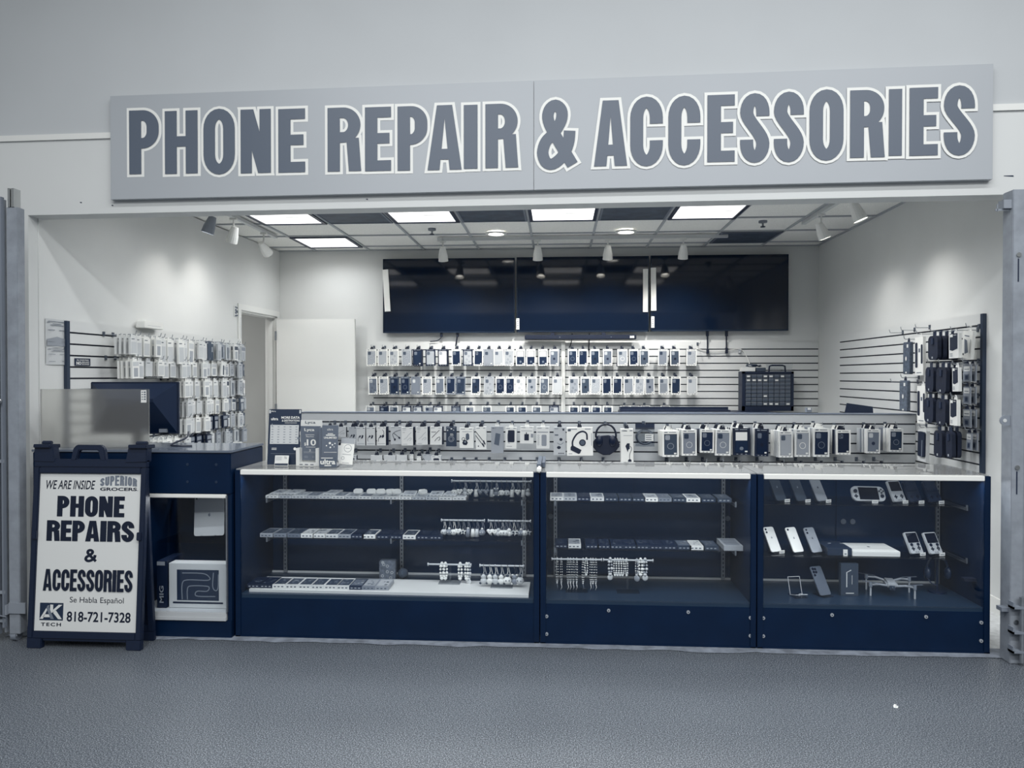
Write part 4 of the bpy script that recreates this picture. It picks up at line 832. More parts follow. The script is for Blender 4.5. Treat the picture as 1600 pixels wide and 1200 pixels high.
# ---- prints on cartons: x centred on 0, z from -h to 0
def pr_print(b, k, w, h, y):
    C = lambda u, v: (u*w, -h+v*h)
    def st(p, th, mi=0): b.stroke(smooth_path([C(*q) for q in p], 4), th, y, mi)
    def pl(p, mi=0): b.face2([C(*q) for q in p], y-.0003, mi)
    b.rect(*C(-.42, .93), *C(-.1, .96), y, 1); b.rect(*C(.2, .93), *C(.42, .96), y, 0 if k == 'adapter' else 1)
    if k == 'adapter': st([(-.3, .22), (-.34, .34), (-.2, .5), (-.05, .5)], .003); pl([(-.2, .42), (-.04, .46), (-.0, .54), (-.14, .56)]); pl([(.02, .36), (.2, .4), (.3, .54), (.12, .58)]); b.rect(*C(-.4, .08), *C(.4, .1), y, 1)
    if k == 'adapter2': st([(-.34, .2), (-.32, .36), (-.14, .46), (.1, .5), (.28, .6), (.26, .76), (.1, .84)], .004); pl([(-.22, .4), (-.02, .44), (.02, .52), (-.14, .56)]); pl([(.04, .4), (.28, .44), (.34, .54), (.1, .58)]); b.rect(*C(-.4, .08), *C(.4, .1), y, 1)
    if k == 'loop': st([(.42, .8), (.0, .72), (-.3, .58), (-.22, .38), (-.1, .24)], .004); st([(-.2, .62), (.0, .52), (.26, .38)], .004); pl([(-.16, .18), (-.02, .24), (-.06, .34), (-.2, .3)]); pl([(.2, .34), (.34, .28), (.4, .36), (.26, .44)])
    if k == 'wire': st([(-.3, .32), (-.05, .44), (.1, .56), (.36, .72)], .0025, 1); st([(.0, .26), (.1, .34), (.3, .42), (.34, .34), (.2, .26)], .0025, 1); b.rect(*C(-.4, .84), *C(-.1, .86), y, 1); b.rect(*C(-.4, .7), *C(-.2, .72), y, 1); b.rect(*C(-.4, .06), *C(0, .08), y, 1)
    if k == 'wire2': st([(-.34, .4), (-.1, .56), (.1, .7), (.3, .82)], .004); st([(-.1, .2), (.06, .34), (.3, .44), (.34, .3), (.2, .24)], .004); b.rect(*C(-.4, .7), *C(-.0, .73), y, 0)
    if k == 'diag': st([(-.5, .8), (.3, .3)], .005); st([(-.5, .62), (.2, .16)], .005); pl([(.18, .34), (.36, .18), (.42, .24), (.26, .42)]); pl([(.08, .22), (.26, .08), (.32, .14), (.16, .3)]); b.disc(*C(-.26, .14), .005, y, 0)
    if k == 'mount': pl([(-.06, .5), (-.04, .7), (.12, .74), (.2, .66), (.2, .44), (.0, .36)], 2); b.ring(*C(-.22, .44), .012, .004, y); pl([(-.3, .26), (-.2, .42), (.02, .36), (.1, .26), (.0, .14), (-.24, .16)]); b.disc(*C(-.1, .3), .007, y-.001, 1); b.rect(*C(-.3, .8), *C(.4, .82), y, 1)
    if k == 'bank': pl([(-.26, .34), (-.12, .76), (.26, .72), (.14, .28)], 2); b.rect(*C(-.4, .93), *C(-.26, .95), y, 0)
    if k == 'pack': b.face2(rrect(*C(-.28, .3), *C(.32, .86), .008), y, 0); st([(-.2, .82), (-.3, .64), (-.26, .3), (-.1, .26)], .003, 2); b.rect(*C(-.4, .1), *C(.1, .12), y, 1)
    if k == 'small': b.rect(*C(-.42, .74), *C(.4, .76), y, 1); b.face2(rrect(*C(-.18, .18), *C(.16, .56), .004), y, 0); b.rect(*C(-.06, .56), *C(.0, .66), y, 0); b.rect(*C(.3, .36), *C(.48, .58), y, 1)
    if k == 'tower': b.rect(*C(-.42, .74), *C(.4, .78), y, 1); b.face2(rrect(*C(-.1, .12), *C(.28, .64), .008), y, 1); [b.ring(*C(-.34, .2+q*.1), .006, .002, y, 1, 10) for q in range(5)]
    if k == 'buds': b.ball((w*.12, y+.004, -h+.56*h), .017, 12, 8, 0, 1, .3, .9); b.ball((-w*.05, y+.004, -h+.27*h), .019, 12, 8, 0, 1, .3, .8); st([(-.2, .44), (.1, .38), (.34, .46)], .003, 2); [b.rect(*C(-.1+q*.13, .04), *C(-.02+q*.13, .08), y, 0) for q in range(4)]; b.rect(*C(.26, .88), *C(.4, .94), y, 0); b.rect(*C(-.4, .7), *C(-.1, .74), y, 2)
    if k == 'headphones':
        pts = [C(*q) for q in ((-.26, .26), (-.28, .5), (-.12, .76), (.1, .86), (.26, .78), (.28, .56))]; b.stroke(smooth_path(pts, 6), .013, y); b.disc(*C(.1, .46), .026, y-.0004, 0, 20); b.disc(*C(.1, .46), .018, y-.0008, 2, 20)
        b.face2([C(*q) for q in ((-.36, .3), (-.3, .38), (.06, .2), (.0, .08), (-.06, .06), (-.36, .2))], y-.0006, 0); b.face2(rrect(*C(-.46, .87), *C(-.34, .95), .002), y, 2); b.rect(*C(.44, .35), *C(.46, .8), y, 1); b.rect(*C(-.44, .06), *C(-.3, .08), y, 1)
    if k == 'carmount': pl([(-.14, .5), (.0, .58), (.2, .58), (.2, .42), (.1, .4), (.04, .32)], 0); st([(.22, .5), (.36, .42), (.2, .26), (.2, .1)], .004); b.disc(*C(.2, .07), .014, y-.0004, 0); b.rect(*C(-.3, .93), *C(0, .95), y, 0); b.rect(*C(-.3, .8), *C(.4, .81), y, 1)
    if k == 'speaker': b.ring(0, -h*.62, .022, .004, y, 1); b.ring(0, -h*.62, .013, .003, y, 1); b.rect(*C(-.1, .62), *C(.2, .64), y, 3); b.rect(*C(-.1, .56), *C(.24, .58), y, 3); b.rect(*C(-.4, .78), *C(-.3, .84), y, 3); b.rect(*C(.2, .8), *C(.3, .84), y, 3); b.rect(*C(-.06, .86), *C(.1, .92), y, 3)
def goods(p, rz, w, h, d, tone, kind, label, cat, group, side=None, tabt=.06, tilt=0., name='accessory_box'):
    t = thing(name, label, cat, p, (0, tilt, rz), group)
    b = MB(); b.box(-w/2, -d, -.022-h, w/2, 0, -.022); 
    if side is not None: b.box(w/2-.0005, -d+.001, -.0215-h, w/2+.0015, -.0005, -.0225, 1)
    b.build('carton', [T(tone, .42), T(side if side is not None else tone, .5)], t)
    if kind:
        b = MB(); pr_print(b, kind, w, h, -d-.0008); b.move(lambda v: v+Vector((0, 0, -.022))); b.build('print', [T(.08), T(.55), T(.34), T(.85)], t)
    o = put('hang_tab', tab_mesh(tabt), t); o.location = (0, -d*.5, 0); return t
PF = 5.88
GL = [((508, 522, 667, 681), .7, 'wire', 'pale cable box behind the dark sim card stand', .06), ((523.5, 540.5, 667, 683), .74, 'wire', 'pale cable box with thin diagonal print just right of the sim card stand', .06),
      ((545, 557.5, 667, 694), .66, 'adapter', 'grey-white adapter box, first of four with curled plug prints', .06), ((557, 570.5, 667.5, 696), .76, 'adapter', 'white adapter box, second of four with curled plug prints', .06), ((572, 586, 667.5, 696), .78, 'adapter', 'white adapter box, third of four with curled plug prints', .06),
      ((589, 603, 667, 696), .84, 'adapter2', 'white adapter box with bold black plug print and dark side', .07), ((610, 627, 666.5, 694), .72, 'loop', 'pale cable box with looped black cable print', .7), ((627, 645, 667.5, 696), .84, 'wire', 'white cable box, first of three with thin wire prints', .07),
      ((650, 668, 667, 695), .82, 'wire', 'white cable box, second of three with thin wire prints', .1), ((672, 690, 667, 695), .84, 'wire2', 'white cable box, third of three with thin wire prints', .6), ((697, 712.5, 666.5, 697.5), .22, 'speaker', 'dark slate gadget box with round ring print', .2),
      ((718, 740, 668.5, 700), .88, 'mount', 'white box printed with a dark camera mount', .7), ((743, 759.5, 667, 702), .86, 'diag', 'white cable box with two bold diagonal black plugs', .7), ((767, 786, 666.5, 708), .6, 'bank', 'grey box printed with a tilted dark power bank', .5),
      ((790, 807.5, 667.5, 701), .86, 'pack', 'white box printed with a black power bank and strap', .7), ((813, 834, 666.5, 693), .86, 'small', 'short white box printed with a small black charger', .7), ((838, 858.5, 667, 701), .84, 'tower', 'white box printed with a pale power bank and rings', .7),
      ((865, 883.5, 667.5, 711), .72, 'buds', 'pale earbud box printed with two black earbuds', .7), ((885.5, 926, 668, 712), .92, 'headphones', 'large white headphone box printed with black headphones', .7), ((969.5, 989, 670, 724), .9, 'carmount', 'tall white car mount box with dark side and black arm print', .07)]
random.seed(21)
for i, ((x0, x1, y0, y1), tone, kind, lab, side) in enumerate(GL):
    L = .14; d = .03 if i not in (18, 19) else .05; Yf = PF-L+.012-d*.5
    a = atY(x0, y0, Yf); c = atY(x1, y1, Yf); w = c.x-a.x; h = a.z-c.z; hz = a.z+.022
    tabt = .9 if i in (13, 14, 15, 16) else .06
    hook(((a.x+c.x)/2, PF, hz), 0, L, 'hook on the partition holding the '+' '.join(lab.split()[:9]), 'peg hooks in the upper partition row')
    goods(((a.x+c.x)/2, Yf+d, hz), R(random.uniform(-2, 3)), w, h, d, tone, kind, lab, 'accessory box', 'accessory boxes in the upper partition row', side, tabt, R(random.uniform(-1, 1)))
    if i in (5, 7, 8, 9, 2):
        goods(((a.x+c.x)/2+.008, Yf+d*2+.004, hz), R(2), w, h, d, .1, None, 'dark box end behind the '+' '.join(lab.split()[:9]), 'accessory box', 'box ends behind the partition adapters', None, .06)
GL2 = [((522, 541, 696, 730), .84, None, 'white carton with grey band, lower partition row beside the notice card', .07), ((540.5, 557, 711.5, 740), .72, 'pack', 'pale carton with black gadget print, lower partition row', .07), ((579, 597, 711.5, 740), .76, None, 'plain pale carton, lower partition row, first of three alike', .07), ((600, 618, 711.5, 740), .74, None, 'plain pale carton, lower partition row, second of three alike', .07),
       ((619, 636, 711, 740), .76, None, 'plain pale carton, lower partition row, third of three alike', .07), ((640, 646, 710, 740), .82, 'small', 'narrow white card with black top, lower partition row', .07), ((651, 658, 713, 740), .84, 'small', 'second narrow white card with black top, lower partition row', .07), ((661, 674, 710, 740), .66, 'diag', 'grey carton with diagonal plug print, lower partition row', .6), ((674, 689, 712, 740), .8, 'pack', 'white carton with dark band, last in the lower partition row', .6)]
for i, ((x0, x1, y0, y1), tone, kind, lab, side) in enumerate(GL2):
    L = .14; d = .03; Yf = PF-L; a = atY(x0, y0, Yf); c = atY(x1, y1, Yf); w = c.x-a.x; h = a.z-c.z; hz = a.z+.022
    hook(((a.x+c.x)/2, PF, hz), 0, L, 'hook holding the '+' '.join(lab.split()[:11]), 'peg hooks in the lower partition row')
    goods(((a.x+c.x)/2, Yf+d, hz), R(random.uniform(-2, 3)), w, h, d, tone, kind, lab, 'accessory box', 'cartons in the lower partition row', side)
for i, px in enumerate((702, 722, 741, 762, 787, 812, 838.5, 873.5, 909, 944, 976)):
    p = atY(px, 721.5, PF-.14); hook((p.x, PF, p.z), 0, .14, 'empty-looking hook, %s from left just above the showcase tops' % ORD[i], 'peg hooks just above the showcase tops')
    if i % 3 == 1: goods((p.x, PF-.11, p.z), 0, .06, .09, .02, .1 if i % 3 else .5, None, 'low hung carton, %s from left just above the showcase tops' % ORD[i], 'accessory box', 'low hung cartons behind the showcases')
# the real headphones and its pouch
q = atY(947, 666, 5.76)
hook((q.x, PF, q.z+.01), 0, .12, 'hook on the partition holding the black headphones', 'peg hooks in the upper partition row')
t = thing('headphones', 'black over-ear headphones with dark pouch hanging beside the white headphone box', 'headphones', (q.x, 5.775, q.z+.012))
b = MB(); b.tube([(x, 0, z) for x, z in arc(0, -.085, .078, .088, -12, 192, 20)], .008, 8); b.build('headband', [BLK], t, smooth=True)
for s in (-1, 1):
    b = MB(); b.ball((s*.052, 0, -.128), .036, 16, 10, 0, .8, .5, 1.25); b.build('ear_cup', [mat('ear_cup_black', .08, .35)], t, smooth=True)
b = MB(); b.prism([(-.105, -.17), (-.07, -.215), (-.02, -.24), (.03, -.238), (.08, -.205), (.11, -.165), (.085, -.1), (.02, -.085), (-.04, -.09), (-.09, -.12)], .0, .045); b.build('pouch', [mat('pouch_black', .07, .7)], t, bevel=.006)
q0, q1 = atY(993, 664, 5.75), atY(1023, 700, 5.75)
t = thing('bagged_cable', 'coiled grey cable in a clear bag with dark header card on the partition', 'cable', ((q0.x+q1.x)/2, 5.765, q0.z+.01))
W = q1.x-q0.x; H = q0.z-q1.z; b = MB(); b.box(-W/2, -.002, -.045, W/2, .002, 0); b.build('header_card', [T(.12)], t)
b = MB(); b.box(-W/2, -.008, -H, W/2, -.007, -.03); b.box(-W/2, .007, -H, W/2, .008, -.03); b.build('clear_bag', [ACRY], t)
for k in range(3):
    b = MB(); b.tube([(.058*math.cos(6.283*i/24)*(1+.08*k), -.003+.003*k, -.105+.05*math.sin(6.283*i/24)*(1+.08*k)) for i in range(25)], .004, 6); b.build('coil', [T(.5-.1*k)], t)
b = MB(); b.box(.0, -.011, -.135, .065, -.0085, -.08, 0); [b.rect(.006, -.125+k*.016, .05, -.12+k*.016, -.0115, 1) for k in range(3)]; b.build('info_sticker', [T(.86), T(.3)], t)
hook((t.location.x, PF, t.location.z-.008), 0, .125, 'hook on the partition holding the bagged cable', 'peg hooks in the upper partition row')
# stacks of boxed cases on the right part of the partition
ST = [((1036, 1061, 673.5, 714), .92, .28, 'ring', .9), ((1064.5, 1088, 671.5, 712), .9, .5, 'ring', .9), ((1095, 1116.5, 671, 707.5), .9, .14, 'ring', .08), ((1117.5, 1141.5, 671.5, 712), .88, .5, 'ring', .9), ((1145, 1171, 669, 711), .08, .14, 'half', .12), ((1180, 1201, 670, 713), .1, .1, 'dot', .1),
      ((1217, 1239, 674, 715), .86, .62, 'cam', .88), ((1242, 1265.5, 671.5, 714), .84, .58, 'ring', .86), ((1271.5, 1297, 669.5, 714), .86, .12, 'ring', .9), ((1307, 1329, 672, 710.5), .9, .09, 'cam', .1), ((1355.5, 1376.5, 671, 708.5), .84, .42, 'dot', .7), ((1390, 1411.5, 670, 706), .82, .2, 'ring', .7)]
random.seed(31)
for i, ((x0, x1, y0, y1), ft, ct, pat, bt) in enumerate(ST):
    L = .2; Yf = PF-L; a = atY(x0, y0, Yf); c = atY(x1, y1, Yf); w = c.x-a.x; h = a.z-c.z; hz = a.z+.022*h/.19; x = (a.x+c.x)/2
    hook((x, PF, hz), 0, L+.006, 'hook carrying the %s stack of phone cases, right half of the partition' % ORD[i], 'peg hooks carrying stacked phone cases')
    for k in range(7):
        f = ft if k == 0 else random.choice((bt, bt, .88, .75, .5)); cc = ct if k == 0 else random.choice((.2, .5, .7))
        lab = ('%s boxed phone case with %s %s case heading the %s partition stack' % (TONE(f), PATN[pat], TONE(cc), ORD[i])) if k == 0 else '%s boxed phone case, %s behind the front of the %s partition stack' % (TONE(f), ORD[k-1], ORD[i])
        phone_box((x-.003*k+random.uniform(-.004, .004), Yf+.02+k*.0225, hz), R(random.uniform(-2.5, 2.5)), w, h*(1 if k else 1), f, cc, pat if k == 0 else 'plain', lab, 'stacked boxed phone cases on the partition', .06 if f < .5 else random.choice((.06, .9)), R(random.uniform(-1, 1)))
for i, px in enumerate((1046, 1078, 1104, 1130, 1158, 1192, 1225, 1254, 1286, 1318, 1352, 1380)):
    p = atY(px, 722, PF-.17); hook((p.x, PF, p.z), 0, .17, 'hook, %s from the bagged cable in the row just above the right showcases' % ORD[i], 'peg hooks just above the right showcases')
    phone_box((p.x, PF-.14, p.z), 0, .11, .16, random.choice((.1, .85, .6)), .4, 'plain', 'low hung boxed phone case, %s from the bagged cable, above the right showcases' % ORD[i], 'low hung phone cases behind the right showcases')
# ================================================================== DOORWAY SIDE WALL: hooks of carded packs
def pack_mesh(k, w, h, d, tone, ft):
    def f():
        b = MB(); b.box(-w/2, -d, -.018-h, w/2, 0, -.018, 0); b.prism([(-w*.3, -.019), (w*.3, -.019), (w*.3, .006), (-w*.3, .006)], -d*.5-.0006, -d*.5+.0006, 0)
        y = -d-.0007
        if k == 0: b.rect(-w*.4, -.018-h*.92, w*.4, -.018-h*.28, y, 1); b.rect(-w*.36, -.018-h*.14, w*.1, -.018-h*.1, y, 2)
        if k == 1: b.rect(-w*.42, -.018-h*.3, w*.42, -.018-h*.06, y, 1); b.rect(-w*.3, -.018-h*.9, w*.3, -.018-h*.4, y, 3)
        if k == 2: b.face2(rrect(-w*.36, -.018-h*.9, w*.36, -.018-h*.2, .008), y, 3); b.ring(0, -.018-h*.6, w*.22, .004, y-.0005, 1); b.rect(-w*.3, -.018-h*.13, w*.3, -.018-h*.08, y, 2)
        if k == 3: b.rect(-w*.14, -.018-h*.9, w*.14, -.018-h*.15, y, 2); b.rect(w*.22, -.018-h*.5, w*.42, -.018-h*.2, y, 3)
        return b.mesh('carded_pack', [T(tone, .42), T(ft, .4), T(.3), T(.62)])
    return cached(('pack', k, w, h, d, tone, ft), f)
random.seed(41)
KN = ('window', 'banded', 'ring-printed', 'striped')
rows = (('top', 1.802, 18, .72, .102, .135), ('second', 1.634, 17, .74, .106, .12), ('third', 1.485, 11, 1.42, .102, .145), ('fourth', 1.32, 11, 1.46, .1, .12), ('fifth', 1.18, 11, 1.44, .1, .12), ('lowest', 1.03, 13, 1.1, .11, .12))
for rn, z, n, y0, sp, h0 in rows:
    for i in range(n):
        yl = y0+i*sp; big = rn == 'top' and 4 <= i <= 8; far = i/n > .6
        L = .21+.03*(i % 3 == 0); p = lw(.0215, yl, z)
        h = h0*(1.35 if big else random.choice((1, 1, 1.05, .92))); w = .088 if big else random.choice((.075, .08, .084))
        hook(p, R(90)-WA, L, 'hook %s from the front, %s row, doorway side wall' % (ORD[i], rn), 'peg hooks on the doorway side wall')
        tone = random.choice((.84, .82, .78, .88) if not far else (.84, .7, .55, .3, .8)); k = random.choice((0, 0, 1, 0) if not far else (1, 2, 3, 2)); ft = random.choice((.76, .74, .7)) if not far else random.choice((.3, .5, .2, .72))
        if rn in ('fifth', 'lowest') and 4 <= i <= 6: tone, k, ft = .1, 1, .5
        for q in range(random.choice((3, 4, 4, 5))):
            d = .016; s = -L+.012+d+q*random.uniform(.032, .04)
            if q: tone = random.choice((tone, tone, .8))
            pp = local(p, R(90)-WA, s)
            o = put('carded_pack', pack_mesh(k, w, round(h, 3), d, tone, ft), None, pp, (0, R(random.uniform(-2, 2)), R(90)-WA+R(random.uniform(-3, 3))))
            tag(o, '%s %s pack, %s %s hook from front, %s row, doorway wall' % (TONE(tone), KN[k], 'foremost on' if q == 0 else ORD[q]+' along', ORD[i], rn), 'carded pack', 'carded packs on the %s row of the doorway side wall' % rn)
# small NO REFUNDS sign, posted papers, router, door plate
def onwall(px, py, off=.022):
    d = ray(px, py); n = (math.cos(WA), -math.sin(WA)); c = WO.x*n[0]+WO.y*n[1]+off; t = c/(d[0]*n[0]+d[1]*n[1]); P = Vector((d[0]*t, d[1]*t, CH+d[2]*t))
    return Matrix.Rotation(WA, 3, 'Z') @ (P-WO), P
def wallflat(name, label, cat, x0, y0, x1, y1, off=.022, th=.003):
    (a, _), (c, _) = onwall(x0, (y0+y1)/2, off), onwall(x1, (y0+y1)/2, off); _, P = onwall((x0+x1)/2, (y0+y1)/2, off)
    H = onwall((x0+x1)/2, y0, off)[1].z-onwall((x0+x1)/2, y1, off)[1].z
    return thing(name, label, cat, P, (0, 0, R(90)-WA)), abs(c.y-a.y), H
t, W, H = wallflat('refund_notice', 'small dark ALL SALES FINAL NO REFUNDS notice on the slatwall', 'notice', 116.5, 560, 140.5, 571.5)
b = MB(); b.box(-W/2, -.004, -H/2, W/2, 0, H/2); b.build('plate', [T(.14)], t)
b = MB(); y = -.005; b.text('ALL SALES FINAL', -W*.4, H*.17, W*.4, H*.36, y, 0, .02); b.text('NO', -W*.42, -H*.38, -W*.1, H*.06, y, 0, .04); b.text('REFUNDS', -W*.06, -H*.12, W*.42, H*.08, y, 0, .02); b.text('EXCHANGES', -W*.06, -H*.38, W*.42, -H*.18, y, 0, .02); b.build('lettering', [T(.85)], t)
for (x0, y0, x1, y1), lab in (((70.5, 499, 105, 543), 'upper posted paper notice on the side wall by the gate'), ((71.5, 543, 106, 570), 'lower posted paper notice on the side wall by the gate')):
    t, W, H = wallflat('paper_notice', lab, 'paper', x0, y0, x1, y1, .002)
    b = MB(); b.add([(-W/2, -.001, -H/2), (0, -.006, -H/2), (W/2, -.002, -H/2), (W/2, -.003, H/2), (0, -.001, H/2), (-W/2, -.004, H/2)], [(0, 1, 4, 5), (1, 2, 3, 4)]); b.build('sheet', [T(.76, .6)], t)
    b = MB(); y = -.0075
    for k, (u, v, s) in enumerate(((-.4, .4, .8), (-.2, .32, .4), (-.3, .27, .6), (-.45, .36, .14), (-.4, .1, .3), (.1, .1, .3), (-.4, -.32, .3), (.2, -.3, .22))): b.rect(u*W, v*H, (u+s)*W, (v+.02)*H, y, 0)
    if y1-y0 > 40: b.quad([(-W*.45, y, -H*.45), (W*.45, y, -H*.45), (W*.45, y, -H*.2), (0, y, -H*.12), (-W*.45, y, -H*.22)], 1)
    b.build('print', [T(.42), T(.58)], t)
_, P = onwall(235, 512, .06); t = thing('wifi_router', 'white box-shaped router sitting on top of the doorway side slatwall', 'router', (P.x-.005, P.y, 1.8735), (0, 0, R(90)-WA))
b = MB(); b.prism([(-.13, 0), (.13, 0), (.125, .055), (-.105, .06), (-.12, .05)], -.035, .035); b.build('casing', [T(.88, .35)], t, bevel=.004); b = MB(); b.rect(-.08, .02, .09, .022, -.0355, 0); b.build('seam', [T(.6)], t)
t, W, H = wallflat('door_plate', 'small white plate with dark scroll marks above the slatwall beside the doorway', 'plate', 365, 479, 374.5, 495, .001)
b = MB(); b.box(-W/2, -.004, -H/2, W/2, 0, H/2); b.build('plate', [T(.84)], t); b = MB()
for s in (-1, 1):
    b.stroke(smooth_path([(-W*.34, s*H*.42), (W*.1, s*H*.36), (W*.36, s*H*.2), (W*.2, s*H*.06), (-W*.3, s*H*.1), (-W*.1, s*H*.24)], 5), .014, -.005)
b.build('marks', [T(.34)], t)
t, W, H = wallflat('wire_duct', 'slim white vertical wire duct between the plate and the slatwall', 'duct', 373, 496, 376, 529, .001); b = MB(); b.box(-.012, -.014, -H/2, .012, 0, H/2); b.build('cover', [T(.8)], t)

# ================================================================== HOLSTER SIDE WALL
def pouch(h, w, d, tone, clip=True):
    def f():
        b = MB(); b.prism(rrect(-w/2, -.03-h, w/2, -.03, min(.034, w*.36)), -d, 0); b.prism([(-.02, -.032), (.02, -.032), (.02, .006), (-.02, .006)], -d*.5-.001, -d*.5+.001, 1)
        if clip: b.box(-.012, -d-.006, -.03-h*.35, .012, -d+.0005, -.03-h*.1, 1)
        b.rect(-.014, -.03-h*.94, .0, -.03-h*.86, -d-.0008, 2)
        return b.mesh('pouch', [mat('pouch_%d' % round(tone*100), tone, .75, noise=.2, nscale=60, bump=.3), T(.12), T(.7)], bevel=0)
    return cached(('pouch', round(h, 2), round(w, 2), d, tone), f)
XF = XR-.0205; RZ = R(-90)
def side_root(px, yt, dep):
    p = atX(px, yt, XF-dep); return p
def rhook(px, yh, L, label): p = atX(px, yh, XF-L+.03); hook((XF, p.y, p.z), RZ, L, label, 'peg hooks on the holster side wall'); return p
SR = [  # px, y hook, y bottom, width px, kind, tone, stack, label
    (1420, 530, 583, 18, 'cloth', .3, 1, 'large grey ribbed pouch with white oval emblem, top row, furthest left'), (1440, 522, 586, 19, 'long', .88, 1, 'tall white pack with black strap print between two pouches, top row'), (1462, 518, 561, 22, 'pouch', .07, 4, 'black belt pouch, top row on the holster wall'),
    (1494, 516, 560, 22, 'pack', .86, 1, 'white pack with black phone holster window, top row'), (1518, 511, 560, 21, 'dock', .88, 1, 'large tilted white box with grey clip print, top row nearest the gate'),
    (1415, 590, 641, 18, 'cloth', .36, 1, 'large grey wave-patterned pouch below the ribbed pouch'), (1457, 567, 611, 18, 'pouch', .08, 2, 'black belt pouch, second row on the holster wall, left column'), (1475, 567, 613, 19, 'pouch', .06, 3, 'black belt pouch, second row on the holster wall, middle column'), (1497, 569, 612, 14, 'pack', .84, 1, 'white pack with black holster window, second row'), (1512, 565, 597, 15, 'cards', .5, 3, 'grey carded accessory with square photo, second row'),
    (1443, 598, 661, 24, 'long', .9, 1, 'tall white pack with black pens print, third row'), (1455, 615, 658, 18, 'pouch', .08, 2, 'black belt pouch, third row on the holster wall, left column'), (1475, 617, 664, 21, 'pouch', .06, 3, 'black belt pouch, third row on the holster wall, middle column'), (1494, 619, 665, 17, 'pack', .88, 1, 'white pack with black holster window, third row'), (1512, 599, 632, 15, 'cards', .5, 3, 'grey carded accessory with square photo, third row'),
    (1512, 634, 668, 15, 'cards', .5, 3, 'grey carded accessory with square photo, fourth row'), (1445, 668, 721, 21, 'caseblack', .8, 1, 'clear-backed pack with big black pouch, lowest row left'), (1470, 666, 713, 17, 'pouch', .06, 3, 'black belt pouch, lowest row, left of its pair'), (1487, 667, 714, 13, 'pouch', .07, 2, 'black belt pouch, lowest row, right of its pair'), (1516, 671, 704, 12, 'cards', .5, 2, 'grey carded accessory with square photo, lowest and alone')]
random.seed(51)
